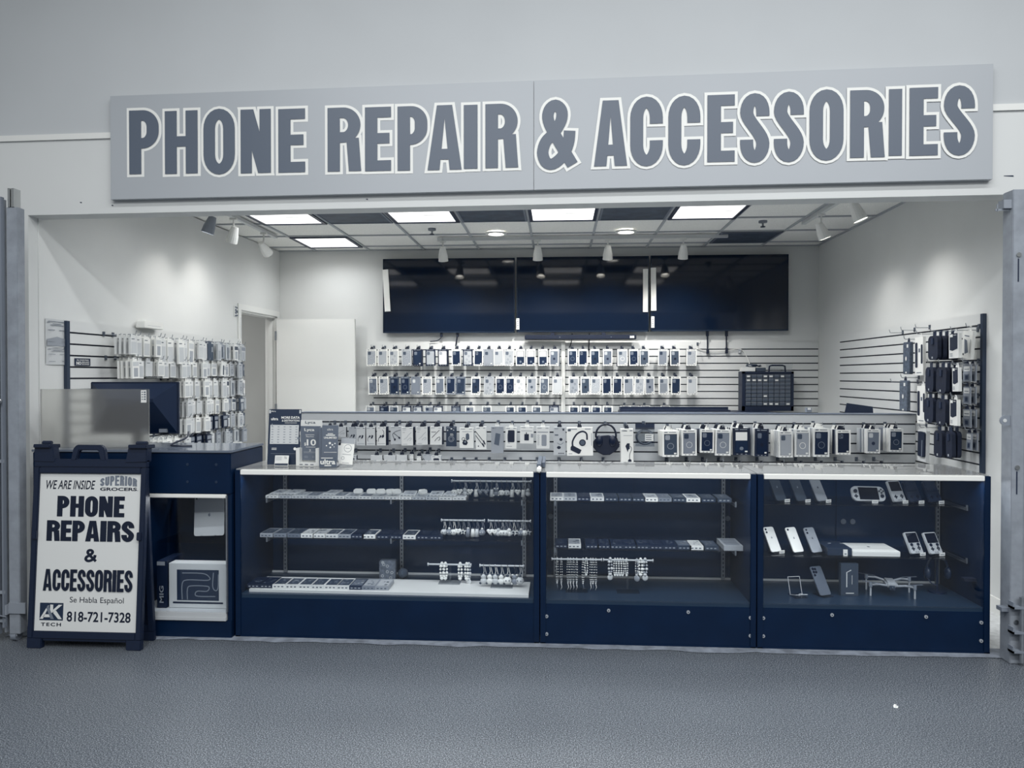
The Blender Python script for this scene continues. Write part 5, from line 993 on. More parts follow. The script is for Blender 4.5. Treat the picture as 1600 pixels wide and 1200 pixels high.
for i, (px, yh, ybm, wp_, kind, tone, n, lab) in enumerate(SR):
    L = .1 if kind == 'cards' else .08 if kind == 'dock' else .17 if n > 1 or kind == 'pack' else .13; n = min(n, 2) if kind == 'cards' else n; p = rhook(px, yh, L, 'hook holding the '+' '.join(lab.split()[:11])); dist = p.y
    tot = (ybm-yh)*dist/F; h = tot-.03; w = wp_*dist/F
    # a face turned square to the wall shows foreshortened: undo it
    w = min(.12, max(.045, (w-.03*(XF/dist))/(abs(XF-L)/dist)*.9))
    for k in range(n):
        d = .026 if kind in ('pouch', 'cloth', 'caseblack') else .02; q = Vector((XF-L+.012+d+k*(d+.014), p.y+random.uniform(-.004, .004), p.z))
        if q.x > XF-.004: break
        l2 = lab if k == 0 else lab.replace(', ', ', %s behind the front one, ' % ORD[k-1], 1) if ', ' in lab else lab+' %s behind' % ORD[k-1]
        r = (0, R(random.uniform(-2, 2)) if kind != 'dock' else R(9), RZ+R(random.uniform(-3, 3)))
        if kind == 'pouch':
            o = put('belt_pouch', pouch(h, w, d, tone), None, q, r); tag(o, ' '.join(l2.split()[:16]), 'pouch', 'black belt pouches on the holster wall'); continue
        t = thing('holster_pack' if kind != 'cards' else 'carded_accessory', ' '.join(l2.split()[:16]), 'carded pack' if kind != 'cloth' else 'pouch', q, r, 'packs on the holster wall')
        if kind == 'cloth':
            b = MB(); b.prism(rrect(-w/2, -.03-h, w/2, -.022, .012), -d, 0); b.build('pouch_body', [mat('ribbed_cloth_%d' % (tone*100), tone, .8, noise=.35, nscale=45, bump=.5)], t, bevel=.003)
            b = MB(); b.disc(0, -.03-h*.5, .012, -d-.003, 0, 14, .017); b.box(.012, -d-.003, -.065, .034, -d-.0005, -.04); b.box(-.01, -d-.003, -.03-h*.97, .012, -d-.0005, -.03-h*.92); b.build('emblem', [T(.85)], t)
        elif kind == 'cards':
            b = MB(); b.box(-w/2, -d*.4, -.022-h, w/2, 0, -.022); b.build('card', [T(.52)], t)
            b = MB(); y = -d*.4-.0008; b.rect(-w*.4, -.022-h*.38, w*.4, -.022-h*.08, y, 0); b.rect(-w*.34, -.022-h*.92, w*.3, -.022-h*.55, y, 1); b.rect(-w*.2, -.022-h*.85, w*.16, -.022-h*.62, y-.0006, 2); b.rect(-w*.3, -.022-h*.28, w*.3, -.022-h*.24, y-.0006, 1); b.build('print', [T(.8), T(.36), T(.14)], t)
        else:
            b = MB(); b.box(-w/2, -d, -.022-h, w/2, 0, -.022); b.build('carton', [T(tone, .45)], t)
            b = MB(); y = -d-.001
            if kind == 'pack': b.face2([(-w*.4, -.022), (w*.4, -.022), (w*.4, -.022-h*.62), (-w*.1, -.022-h*.7), (-w*.4, -.022-h*.66)], y, 0); b.box(-w*.34, y-.002, -.022-h*.14, -w*.06, y-.0008, -.022-h*.03, 1); b.rect(.0, -.022-h*.08, w*.3, -.022-h*.06, y-.0006, 1); [b.rect(-w*.4, -.022-h*(.8+.05*m), -w*.1, -.022-h*(.82+.05*m), y, 2) for m in range(3)]
            if kind == 'long': b.face2(rrect(-w*.46, -.022-h*.8, -w*.16, -.022-h*.14, .01), y, 0); b.face2(rrect(w*.24, -.022-h*.7, w*.46, -.022-h*.2, .008), y, 0); b.rect(-w*.04, -.022-h*.4, w*.16, -.022-h*.3, y, 2); b.rect(-w*.3, -.022-h*.94, w*.3, -.022-h*.92, y, 2)
            if kind == 'dock': b.face2([(-w*.3, -.022-h*.32), (w*.0, -.022-h*.36), (w*.2, -.022-h*.78), (-w*.16, -.022-h*.86)], y, 2); b.rect(-w*.3, -.022-h*.22, w*.2, -.022-h*.18, y, 2); b.disc(-w*.3, -.022-h*.88, .008, y, 0); b.rect(w*.34, -.022-h*.8, w*.38, -.022-h*.3, y, 2)
            if kind == 'caseblack': b.prism(rrect(-w*.3, -.022-h*.84, w*.48, -.03, .015), -d-.012, -d, 0); b.box(w*.2, -d-.015, -.022-h*.82, w*.3, -d-.0125, -.022-h*.3, 2); b.rect(-w*.48, -.022-h*.3, -w*.34, -.022-h*.05, y, 2)
            b.build('print', [T(.08, .6), T(.85), T(.4)], t)
        o = put('hang_tab', tab_mesh(.84 if tone > .5 else .1, .04), t); o.location = (0, -d*.3, 0)
rhook(1399, 597, .2, 'long empty hook below the ribbed pouch on the holster wall'); rhook(1407, 664, .22, 'long empty hook just above the partition end')
for i, px in enumerate((1397, 1415, 1438)): rhook(px, 520-4*i, .1, '%s empty hook in the top row of the holster wall' % ORD[i])

# ================================================================== PARTS CABINET ON THE WORKBENCH
t = thing('workbench', 'dark-topped workbench behind the partition below the back wall goods', 'workbench', (1.42, 7.72, 0))
b = MB(); b.box(-.78, -.3, 1.1, .76, .3, 1.14); b.build('bench_top', [VDK], t, bevel=.003)
b = MB(); b.box(-.74, -.25, .9, .72, .27, 1.1); b.build('apron', [T(.4)], t)
for x in (-.72, .68):
    for y in (-.26, .24): b = MB(); b.box(x-.02, y-.02, 0, x+.03, y+.03, 1.1); b.build('leg', [T(.4)], t)
t = thing('tool_tray', 'long black edge of a tool tray lying on the workbench', 'tray', (1.34, 7.82, 1.141)); b = MB(); b.box(-.7, -.06, 0, .44, .06, .012); b.box(-.7, -.06, .012, -.69, .06, .04); b.box(-.7, .05, .012, .44, .06, .04); b.build('tray', [VDK], t)
c0, c1 = atY(1159.5, 580.5, 7.85), atY(1240, 644, 7.85)
t = thing('parts_cabinet', 'black cabinet of small grey parts drawers on the workbench', 'cabinet', ((c0.x+c1.x)/2, 7.85, 1.1415)); W = c1.x-c0.x; H = c0.z-1.1415
b = MB(); b.box(-W/2, .01, 0, W/2, .16, H); b.box(-W/2, 0, 0, -W/2+.032, .01, H); b.box(W/2-.026, 0, 0, W/2, .01, H); b.box(-W/2, 0, H-.022, W/2, .01, H); b.box(-W/2, 0, 0, W/2, .01, .05); b.build('housing', [VDK], t)
cw = (W-.066)/8; rh = (H-.082)/8
lab_on = {(0, 0), (0, 3), (0, 4), (0, 6), (1, 0), (1, 1), (1, 2), (1, 3), (1, 5), (5, 3), (7, 3), (7, 4), (7, 5), (7, 7)}
for r in range(8):
    for c in range(8):
        x = -W/2+.036+c*cw; z = H-.03-(r+1)*rh
        b = MB(); b.box(x+.003, -.004, z+.005, x+cw-.003, .012, z+rh-.003, 0); b.box(x+.003, -.008, z+rh-.009, x+cw-.003, -.004, z+rh-.004, 1)
        if (r, c) in lab_on: b.box(x+cw*.22, -.0065, z+rh*.3, x+cw*.78, -.004, z+rh*.7, 2)
        b.build('drawer', [T(.34, .3), T(.55), T(.88)], t)
b = MB(); b.tube([(.03, .07, H), (.035, .07, H+.055), (.06, .07, H+.065), (.17, .07, H+.065), (.195, .07, H+.055), (.2, .07, H)], .009, 8); b.build('carry_handle', [VDK], t)
z = 1.1415+H
for nm, lab, x, w, d, h, tone in (('small_box', 'white flat box on the parts cabinet, furthest left', -.19, .14, .1, .042, .85), ('small_box', 'dark grey box on the parts cabinet beside its handle', -.06, .1, .09, .04, .28)):
    o = MB(); o.box(-w/2, -d/2, 0, w/2, d/2, h); tag(put(nm, o.mesh(nm, [T(tone)], bevel=.003), None, (t.location.x+x, 7.93, z+.0005)), lab, 'box')
o = thing('cable_tangle', 'tangle of dark and pale wires on top of the parts cabinet', 'cable', (t.location.x-.13, 7.93, z+.044)); b = MB(); random.seed(2)
b.tube(smooth_path([(random.uniform(-.08, .09), random.uniform(-.03, .03), .005+random.uniform(0, .035)) for k in range(12)], 4), .0045, 5); b.build('wire', [T(.2)], o); b = MB(); b.tube(smooth_path([(random.uniform(-.08, .09), random.uniform(-.03, .03), .005+random.uniform(0, .03)) for k in range(10)], 4), .004, 5); b.build('wire', [T(.7)], o)
o = thing('clear_sheet', 'clear plastic wrap lying across the parts cabinet handle', 'wrap', (t.location.x+.14, 7.97, z+.001)); b = MB(); b.add([(-.1, 0, 0), (.14, 0, 0), (.16, .02, .08), (-.12, .02, .078), (-.1, .006, 0), (.14, .006, 0), (.16, .026, .08), (-.12, .026, .078)], [(0, 1, 2, 3), (4, 5, 6, 7), (0, 1, 5, 4), (1, 2, 6, 5), (2, 3, 7, 6), (3, 0, 4, 7)]); b.build('wrap', [ACRY], o)
# things peeking over the partition
p = atY(1263, 644, 5.95); o = thing('tape_dispenser', 'small grey clip standing on the partition cap near its far end', 'clip', (p.x, 5.95, 1.2225)); b = MB(); b.box(-.02, -.02, 0, .02, .02, .034); b.build('clip_body', [T(.5)], o); b = MB(); b.box(-.012, -.024, .018, .012, -.02, .034); b.build('clip_tab', [T(.85)], o)
p = atY(1342, 643, 6.5); o = thing('laptop', 'dark laptop corner showing over the partition by the holster wall', 'laptop', (p.x-.1, 6.5, 1.1295), (0, 0, R(-4)))
b = MB(); b.prism([(-.03, 0), (.22, -.0), (.21, .115), (.0, .145)], 0, .01); b.build('screen_lid', [T(.12)], o); b = MB(); b.box(-.16, -.22, -.02, .2, .0, -.001); b.build('keyboard_half', [T(.14)], o)
b = MB(); b.box(-.5, -.28, 1.07, .3, .3, 1.108); sh = tag(put('repair_desk', b.mesh('repair_desk', [T(.45)]), None, (p.x-.12, 6.5, 0)), 'grey repair desk hidden behind the partition by the holster wall', 'desk')
b = MB(); b.box(-.48, -.26, 0, .28, .28, 1.0695); put('cabinet_body', b.mesh('cabinet_body', [T(.4)]), sh)
# ================================================================== INSIDE THE SHOWCASES
def flat_mesh(ft, pt, k):
    def f():
        w, L, h = .078, .155, .022; b = MB(); b.box(-w/2, 0, 0, w/2, L, h, 0)
        b.add([(-w/2+.006, .012, h+.0008), (w/2-.006, .012, h+.0008), (w/2-.006, L-.02, h+.0008), (-w/2+.006, L-.02, h+.0008)], [(0, 1, 2, 3)], 1)
        rnd = random.Random(k*7+round(pt*100))
        for q in range(7):
            x, y, s = rnd.uniform(-.026, .02), rnd.uniform(.02, .11), rnd.uniform(.006, .014)
            b.add([(x, y, h+.0016), (x+s, y, h+.0016), (x+s, y+s*1.6, h+.0016), (x, y+s*1.6, h+.0016)], [(0, 1, 2, 3)], 2)
        for q in range(3): b.rect(-.03+q*.022, .007, -.018+q*.022, .013, -.0008, 3)
        return b.mesh('carton', [T(ft, .42), T(pt, .35), T(min(.9, pt+.22) if pt < .5 else pt-.25, .4), T(.3 if ft > .4 else .6)])
    return cached(('flat', ft, pt, k), f)
def flat(x, y, z, ft, pt, k, label, group, rz=0, sc=1., sz=1.):
    o = put('flat_case_box', flat_mesh(ft, pt, k), None, (x, y, z+.0006), (0, 0, rz)); o.scale = (sc, 1, sz); return tag(o, label, 'phone case', group)
zt = .775
random.seed(61)
# long case, top shelf: two layers of thin boxes, small rounds on top
for i in range(15):
    x = atZ(403+21.6*i, 783, zt).x+.04; ft = random.choice((.75, .82, .7, .86, .6)); pt = random.choice((.6, .72, .4, .66))
    flat(x, 4.312, zt, ft, pt, i, '%s flat phone case box, %s from left, top shelf, long showcase' % (TONE(ft), ORD[i]), 'flat case boxes on the top shelf of the long showcase', 0, 1, .7)
    if i in (0, 1, 4, 10, 12, 13): flat(x+.02, 4.33, zt+.017, .78, .66, i+20, 'flat phone case box stacked on the %s box, top shelf, long showcase' % ORD[i], 'second layer of flat case boxes, top shelf of the long showcase', R(random.uniform(-8, 8)), 1, .4)
for i, px in enumerate((541, 563, 579, 595, 605, 649)):
    p = atZ(px, 776, zt+.05); o = put('earbud_case', cached('buds', lambda: (lambda b: (b.prism(rrect(-.028, 0, .028, .03, .014), -.012, .012), b.mesh('earbud_case', [T(.88, .3)], bevel=.004))[1])(MB())), None, (p.x, 4.345, zt+.0265), (0, 0, R(9*i)))
    tag(o, 'small rounded pale earbud case, %s from left on the top shelf boxes' % ORD[i], 'earbud case', 'earbud cases on the top shelf boxes')
# second shelf
z = .54
for i, (px, ft, pt) in enumerate(((393, .62, .3), (415.5, .5, .3), (438, .42, .24), (460, .88, .8), (479.5, .88, .7), (499.5, .82, .3), (520.5, .6, .22), (541.5, .12, .1), (560, .9, .3), (583, .12, .1), (604.5, .12, .1), (625, .88, .25), (647, .12, .1), (668, .12, .1))):
    p = atZ(px, 846, z); flat(p.x+.041, 4.308, z, ft, pt, i+40, '%s flat phone case box, %s from left, middle shelf, long showcase' % (TONE(ft), ORD[i]), 'flat case boxes on the middle shelf of the long showcase')
# deck board with boxes, tin, pompom
t = thing('deck_board', 'thin white tapering board on the floor of the long showcase', 'board', (0, 0, .2508)); b = MB()
b.add([(-1.80, 4.17, 0), (-.17, 4.155, 0), (-.17, 4.42, 0), (-1.80, 4.44, 0), (-1.80, 4.17, .016), (-.17, 4.155, .016), (-.17, 4.42, .016), (-1.80, 4.44, .016)], [(0, 3, 2, 1), (4, 5, 6, 7), (0, 1, 5, 4), (1, 2, 6, 5), (2, 3, 7, 6), (3, 0, 4, 7)]); b.build('board', [T(.85, .4)], t)
z = .2675
for i, (px, ft, pt) in enumerate(((379, .1, .09), (399.5, .1, .1), (420, .88, .25), (440.5, .86, .3), (461.5, .86, .28), (482, .84, .26), (503, .86, .24), (523, .84, .28), (543.5, .16, .4), (564, .5, .66), (585, .6, .72))):
    p = atZ(px, 923, z); flat(p.x+.041, 4.19, z, ft, pt, i+60, '%s flat phone case box, %s from left on the white floor board' % (TONE(ft), ORD[i]), 'flat case boxes on the white floor board', R(1))
p = atY(606, 905, 4.47); t = thing('gift_tin', 'grey patterned gift tin at the back of the long showcase floor', 'tin', (p.x, 4.475, .2506), (0, 0, R(4)))
b = MB(); b.prism(rrect(-.05, 0, .05, .125, .012), -.025, .025); b.build('tin', [mat('patterned_tin', .42, .4, noise=.35, nscale=60)], t, bevel=.003)
b = MB()
for x, zz in ((-.03, .03), (.0, .09), (.028, .05), (-.022, .1), (.02, .018), (.0, .055)): b.ring(x, zz, .008, .005, -.0262, 0, 6)
b.disc(-.028, .112, .01, -.0264, 0); b.build('print', [T(.7)], t)
b = MB(); b.ball((0, 0, 0), .033, 14, 10); pm = tag(put('pom_pom', b.mesh('pom_pom', [mat('pom_fluff', .32, .9, noise=.3, nscale=120, bump=.8)], True), None, (p.x+.088, 4.5, .2838)), 'fuzzy grey pom-pom beside the patterned gift tin', 'pom-pom')

# keychains: ring, strap, charm
CM = {k: T(v, .4) for k, v in dict(w=.88, p=.75, g=.5, d=.22).items()}
def charm(b, k):
    if k == 0: b.ball((0, 0, -.05), .013, 10, 7, 0, 1, .7, 1.1); b.ball((0, 0, -.031), .0105, 10, 7, 0, 1, .75, 1); b.ball((-.008, 0, -.022), .0045, 8, 6, 1); b.ball((.008, 0, -.022), .0045, 8, 6, 1); b.ball((-.012, 0, -.06), .005, 8, 6, 1); b.ball((.012, 0, -.06), .005, 8, 6, 1)
    if k == 1: b.cyl((0, 0, -.02), (0, 0, -.026), .006, 10, 1); b.cyl((0, 0, -.026), (0, 0, -.068), .007, 10, 0, .012)
    if k == 2: b.prism([(.017*math.cos(R(90+36*i))*(1 if i % 2 == 0 else .45), -.042+.017*math.sin(R(90+36*i))*(1 if i % 2 == 0 else .45)) for i in range(10)], -.004, .004); b.ball((0, -.005, -.042), .005, 8, 6, 1)
    if k == 3: b.ball((-.0075, 0, -.036), .0095, 10, 7); b.ball((.0075, 0, -.036), .0095, 10, 7); b.cyl((0, 0, -.038), (0, 0, -.06), .0145, 12, 0, .001); b.ball((0, -.008, -.04), .004, 8, 6, 1)
    if k == 4:
        for q in range(6): b.ball((0, 0, -.022-.0098*q), .0058-.0004*(q % 2), 8, 6, q % 2)
    if k == 5: b.ball((0, 0, -.046), .0165, 12, 8, 0); b.ball((-.006, -.0145, -.044), .0026, 6, 5, 1); b.ball((.006, -.0145, -.044), .0026, 6, 5, 1); b.ball((0, 0, -.026), .006, 8, 6, 1)
KNAME = ('two-ball figure', 'tassel', 'star', 'heart', 'beaded drop', 'round ball')
def keychain(p, k, mw, ms, label, group, s=1.):
    t = thing('keychain', label, 'keychain', p, (0, 0, R(random.uniform(-12, 12))), group); t.scale = (s*.8, s*.8, s)
    put('split_ring', cached('kring', lambda: (lambda b: (b.tube([(0, .009*math.cos(R(i*30)), .0+.009*math.sin(R(i*30))) for i in range(13)], .0011, 5), b.mesh('split_ring', [CHROME]))[1])(MB())), t)
    put('strap', cached(('kstrap', ms), lambda: (lambda b: (b.tube([(0, 0, -.006), (.003, 0, -.02), (-.002, 0, -.036)], .0018, 5, 0), b.tube([(.006, .003, -.006), (.013, .003, -.03), (.008, .003, -.07), (.0, .003, -.05)], .0018, 5, 0), b.mesh('strap', [CM[ms]]))[2])(MB())), t)
    q = put('charm', cached(('charm', k, mw), lambda: (lambda b: (charm(b, k), b.move(lambda v: Vector((v.x*.85, v.y*.85, v.z*.85-.014))), b.mesh('charm', [CM[mw], CM['d' if mw in 'wp' else 'w']], k != 2))[2])(MB())), t); q.scale = (1.5, 1.3, 1.05)
def rack(label, x0, x1, y, zb, zf, post=True, hang=False):
    t = thing('keychain_rack' if 'bracelet' not in label else 'bracelet_stand', label, 'rack', ((x0+x1)/2, y, zf), group='clear acrylic hanging racks'); W = x1-x0; h = zb-zf
    b = MB(); b.cyl((-W/2, 0, h), (W/2, 0, h), .0055, 12); b.build('cross_bar', [T(.72, .2)], t)
    for s in (-1, 1): b = MB(); b.cyl((s*W/2-.003, 0, h), (s*W/2+.003, 0, h), .01, 12); b.build('end_stop', [T(.7, .2)], t)
    b = MB(); b.box(-.007, .02, .006, .007, .026, h+.004); b.box(-.006, .004, h-.003, .006, .022, h+.004); b.build('post', [ACRY], t)
    b = MB(); b.box(-.065, -.03, 0, .065, .05, .004); b.build('foot', [ACRY], t); return t
def hangers(x0, x1, y, zb, n, kinds, where, sizes=1.):
    for i in range(n):
        x = x0+(x1-x0)*(i+.5)/n+random.uniform(-.004, .004); k = random.choice(kinds); mw = random.choice('wwwppg'); ms = random.choice('wpgd')
        keychain((x, y, zb-.002), k, mw, ms, '%s %s keychain, %s from left on %s' % (dict(w='white', p='pale', g='grey', d='dark')[mw], KNAME[k], ORD[i], where), 'keychains on '+where, sizes)
zb = atY(760, 752, 4.4).z; a, c = atY(706, 752, 4.4).x, -.165
rack('clear keychain rack on the top shelf of the long showcase', a, c, 4.4, zb, zt+.0005); hangers(a, c, 4.4, zb, 15, (0, 1, 3, 4, 5), 'the top shelf rack', 1.2)
for (p0, p1, w, n) in ((690, 757, 'left', 9), (763, 829, 'right', 11)):
    a, c = atY(p0, 813, 4.37).x, atY(p1, 813, 4.37).x; zb = atY(720, 813, 4.37).z
    rack('clear keychain rack, %s of two on the middle shelf, long showcase' % w, a, c, 4.37, zb, .5405); hangers(a, c, 4.37, zb, n, (0, 1, 2, 3, 5), 'the middle shelf %s rack' % w, 1.25)
a, c = atY(750, 884, 4.3).x, atY(818, 884, 4.3).x; zb = atY(785, 884, 4.3).z
rack('clear keychain rack on the white floor board', a, c, 4.3, zb, .2675); hangers(a, c, 4.3, zb, 7, (0, 0, 5), 'the floor board rack', 1.5)
def bracelet_mesh(k):
    def f():
        b = MB(); n, hw, L = ((22, .007, .1), (30, .005, .15), (14, .009, .095))[k % 3]
        for i in range(n):
            a = 6.283*i/n; b.ball((hw*math.sin(a), 0, .006-L/2+L/2*math.cos(a)), (.0046, .003, .0074)[k % 3]*(1.25 if i % 4 == 0 else 1), 7, 5, i % 2 if k % 2 else 0)
        if k in (1, 4): b.tube([(0, 0, .004-L), (.004, 0, -L-.014), (-.003, 0, -L-.03)], .002, 5, 1)
        if k in (3, 5): b.disc(0, -L-.006, .017, -.001, 0, 14); b.ball((0, 0, -L-.008), .018, 12, 6, 0, 1, .25, 1)
        return b.mesh('bead_bracelet', [T((.85, .75, .9, .6, .85, .8)[k], .35), T((.6, .85, .75, .85, .4, .6)[k], .35)], True)
    return cached(('brace', k), f)
BK = ('plain beaded', 'fine tasselled', 'large beaded', 'two-tone coin', 'tailed two-tone', 'chunky coin')
def bracelets(xs, y, zb, ks, where):
    for i, (x, k) in enumerate(zip(xs, ks)):
        o = put('bead_bracelet', bracelet_mesh(k), None, (x, y, zb+.0015), (0, 0, R(random.uniform(-30, 30)))); tag(o, '%s bracelet, %s from left on %s' % (BK[k], ORD[i], where), 'bracelet', 'bead bracelets on '+where)
def bx(pxs, py, y): return [atY(p, py, y).x for p in pxs]
a, c = atY(669, 882, 4.36).x, atY(736, 882, 4.36).x; zb = atY(700, 882, 4.36).z
rack('clear bracelet stand on the white floor board', a, c, 4.36, zb, .2675); bracelets(bx((690.5, 696, 719, 729, 732.5), 882, 4.36), 4.36, zb, (2, 2, 2, 2, 5), 'the floor board bracelet stand')
for p0, p1, w, xs, ks in ((862.5, 940, 'left', (870.5, 877, 887.5, 891.5, 896, 901, 911, 916, 923, 926.5, 931), (4, 1, 1, 1, 1, 1, 4, 0, 1, 4, 1)), (943, 1020, 'right', (953.5, 961, 965, 969, 973, 979, 995, 1001, 1008), (5, 0, 0, 0, 0, 0, 3, 2, 5))):
    a, c = atY(p0, 874, 4.3).x, atY(p1, 874, 4.3).x; zb = atY(900, 874, 4.3).z
    rack('clear bracelet stand, %s of two on the middle showcase floor' % w, a, c, 4.3, zb, .2505); bracelets(bx(xs, 874, 4.3), 4.3, zb, ks, 'the %s middle showcase stand' % w)
# middle case boxes
for zz, py, nm, its in ((.782, 779, 'top', ((859.5, .88, .6), (880, .72, .55), (900.5, .12, .1), (921.5, .82, .6), (943, .2, .16), (965, .2, .18), (984.5, .22, .16), (1004, .92, .7), (1024, .5, .42), (1046, .22, .3), (1067, .92, .6), (1090, .2, .24), (1114, .28, .3))),
                        (.505, 856, 'lower', ((867, .1, .14), (886.5, .86, .6), (914.5, .14, .1), (933, .14, .12), (952.5, .18, .12), (973.5, .14, .12), (993, .16, .14), (1014, .12, .12), (1035, .14, .14), (1056.5, .2, .4), (1075, .92, .85), (1098, .24, .34)))):
    for i, (px, ft, pt) in enumerate(its):
        flat(atZ(px, py, zz).x+.04, 4.29, zz, ft, pt, i+80+len(nm), '%s flat phone case box, %s from left, %s shelf, middle showcase' % (TONE(ft), ORD[i], nm), 'flat case boxes on the %s shelf of the middle showcase' % nm)
o = MB(); o.box(0, 0, 0, .108, .2, .028); o.box(.014, .015, .028, .094, .18, .029, 1); tag(put('tablet_case_box', o.mesh('tablet_case_box', [T(.66), T(.55)]), None, (.948, 4.285, .5055)), 'wide pale tablet case box at the end of the lower shelf, middle showcase', 'box')

# ---- right case
def stand(x, y, z, rz, label, w=.07, tag_=True):
    t = thing('phone_stand', label, 'stand', (x, y, z), (0, 0, rz), 'clear acrylic device stands')
    b = MB(); b.box(-w/2, -.032, 0, w/2, .06, .003); b.box(-w/2, -.035, 0, w/2, -.032, .016); b.build('acrylic_foot', [ACRY], t)
    b = MB(); b.add([(-w/2, .012, .003), (w/2, .012, .003), (w/2, .055, .075), (-w/2, .055, .075), (-w/2, .015, .003), (w/2, .015, .003), (w/2, .058, .075), (-w/2, .058, .075)], [(0, 1, 2, 3), (4, 5, 6, 7), (0, 1, 5, 4), (1, 2, 6, 5), (2, 3, 7, 6), (3, 0, 4, 7)]); b.build('back_rest', [ACRY], t)
    if tag_: b = MB(); b.box(.0, -.0385, .002, .036, -.0355, .02, 0); b.rect(.004, .009, .03, .012, -.0392, 1); b.build('price_tag', [T(.93), T(.4)], t)
    return t
def phone(x, y, z, rz, tone, cams, logo, label, W=.073, H=.15, lens=.0062):
    t = thing('smartphone', label, 'phone', (x, y, z), (R(-31), 0, rz), 'smartphones shown from the back')
    b = MB(); b.prism(rrect(-W/2, 0, W/2, H, .011), -.004, .004); b.build('body', [mat('phone_back_%d' % round(tone*100), tone, .25, .1)], t, bevel=.0012)
    for u, v in cams: b = MB(); b.cyl((-W/2+u, -.0062, H-v), (-W/2+u, -.0038, H-v), lens, 14); b.build('camera_lens', [mat('lens_black', .05, .15)], t)
    if logo: b = MB(); apple(b, 0, H*.56, .0105, -.0046, 0); b.build('logo', [T(max(.05, tone-.5) if tone > .4 else tone+.2)], t)
    return t
P2, P1 = ((.014, .014), (.014, .032)), ((.014, .014),)
def dev(px, py, z, y): return atY(px, py, y).x
for i, (px, tn, zz, y, cams, lab) in enumerate(((1219, .28, .777, 4.36, (), 'dark smartphone, first from left on the top shelf of the right showcase'), (1251, .3, .777, 4.36, (), 'dark smartphone, second from left on the top shelf of the right showcase'), (1283, .58, .777, 4.36, (), 'grey smartphone, third on the top shelf of the right showcase'),
        (1211, .9, .48, 4.36, P2, 'white twin-camera smartphone on the lower shelf of the right showcase'), (1246, .93, .48, 4.36, P1, 'white single-camera smartphone between the white and grey phones'), (1275, .56, .48, 4.36, P2, 'grey twin-camera smartphone on the lower shelf of the right showcase'))):
    x = atY(px, 850, y).x; rz = R(24)
    stand(x, y, zz+.0005, rz, 'clear stand under '+' '.join(lab.split()[:11]), tag_=i not in (4, 5)); phone(x+.004, y-.012, zz+.008, rz, tn, cams, True, lab)
x = atY(1288, 925, 4.3).x; stand(x, 4.3, .2505, R(24), 'clear stand under the slate four-camera phone', tag_=False)
phone(x+.003, 4.287, .258, R(24), .40, ((.014, .014), (.014, .032), (.014, .05), (.03, .016), (.03, .034)), False, 'slate smartphone with five lens rings on the right showcase floor', .079, .168, .0075)
x = atY(1247, 930, 4.28).x; t = thing('empty_phone_stand', 'empty clear phone stand on the right showcase floor', 'stand', (x, 4.28, .2505), (0, 0, R(12)))
b = MB(); b.box(-.038, -.035, 0, .038, .05, .004); b.box(-.038, -.04, 0, .038, -.035, .02); b.build('acrylic_foot', [ACRY], t); b = MB()
for p, q in (((-.036, .02, .004), (-.036, .05, .1)), ((.036, .02, .004), (.036, .05, .1)), ((-.036, .05, .1), (.036, .05, .1)), ((-.036, -.037, .02), (.036, -.037, .02)), ((-.036, -.037, .02), (-.036, .02, .006)), ((.036, -.037, .02), (.036, .02, .006))): b.cyl(p, q, .0022, 6)
b.build('bright_edge', [T(.72, .2)], t)
b = MB(); b.tube(smooth_path([(.008+.02*math.cos(i), -.02+.012*math.sin(i*1.3), .012+.003*(i % 3)) for i in range(9)], 3), .002, 5); b.build('security_cable', [T(.75)], t)
x = atY(1327.5, 930, 4.31).x; t = thing('phone_carton', 'dark upright phone carton with white phone edge print on the right showcase floor', 'box', (x, 4.31, .2505), (0, 0, R(3)))
b = MB(); b.box(-.05, 0, 0, .05, .03, .185); b.build('carton', [T(.26, .5)], t, bevel=.001); b = MB(); y = -.001
b.stroke([(-.017, .05), (-.017, .135), (.008, .148)], .0055, y, 0); b.rect(.012, .066, .0145, .118, y, 0); b.rect(-.022, .013, .024, .018, y, 0); b.build('print', [T(.85)], t)
x = atY(1315, 855, 4.3).x; b = MB(); b.box(-.075, 0, 0, .062, .19, .042); t = thing('dark_box', 'dark flat device box with white price tag on the lower shelf, right showcase', 'box', (x, 4.31, .4805)); b.build('carton', [T(.19, .35)], t, bevel=.002); b = MB(); b.box(.012, -.004, .0, .036, -.001, .036, 0); b.rect(.018, .008, .03, .014, -.0045, 1); b.build('price_tag', [T(.9), T(.4)], t)
b = MB(); 
for q in (-.03, .04): b.add([(q, .12, .0425), (q+.02, .12, .0425), (q+.02, .13, .0425), (q, .13, .0425)], [(0, 1, 2, 3)])
b.build('print', [T(.7)], t)
xa, xb = atY(1338, 858, 4.3).x, atY(1407, 858, 4.3).x; t = thing('laptop_carton', 'flat white laptop carton lying on the lower shelf of the right showcase', 'box', ((xa+xb)/2, 4.3, .4805)); W = xb-xa
b = MB(); b.box(-W/2-.02, 0, 0, W/2, .21, .03); b.build('carton', [T(.92, .4)], t, bevel=.002); b = MB(); apple(b, 0, 0, .02, 0, 0); b.move(lambda v: Vector((v.x-.01, .11+v.z*1.0, .0308))); b.build('logo', [T(.3)], t)
b = MB(); b.rect(-W/2-.018, .0145, W/2-.002, .0155, -.0006); b.build('seam', [T(.7)], t)
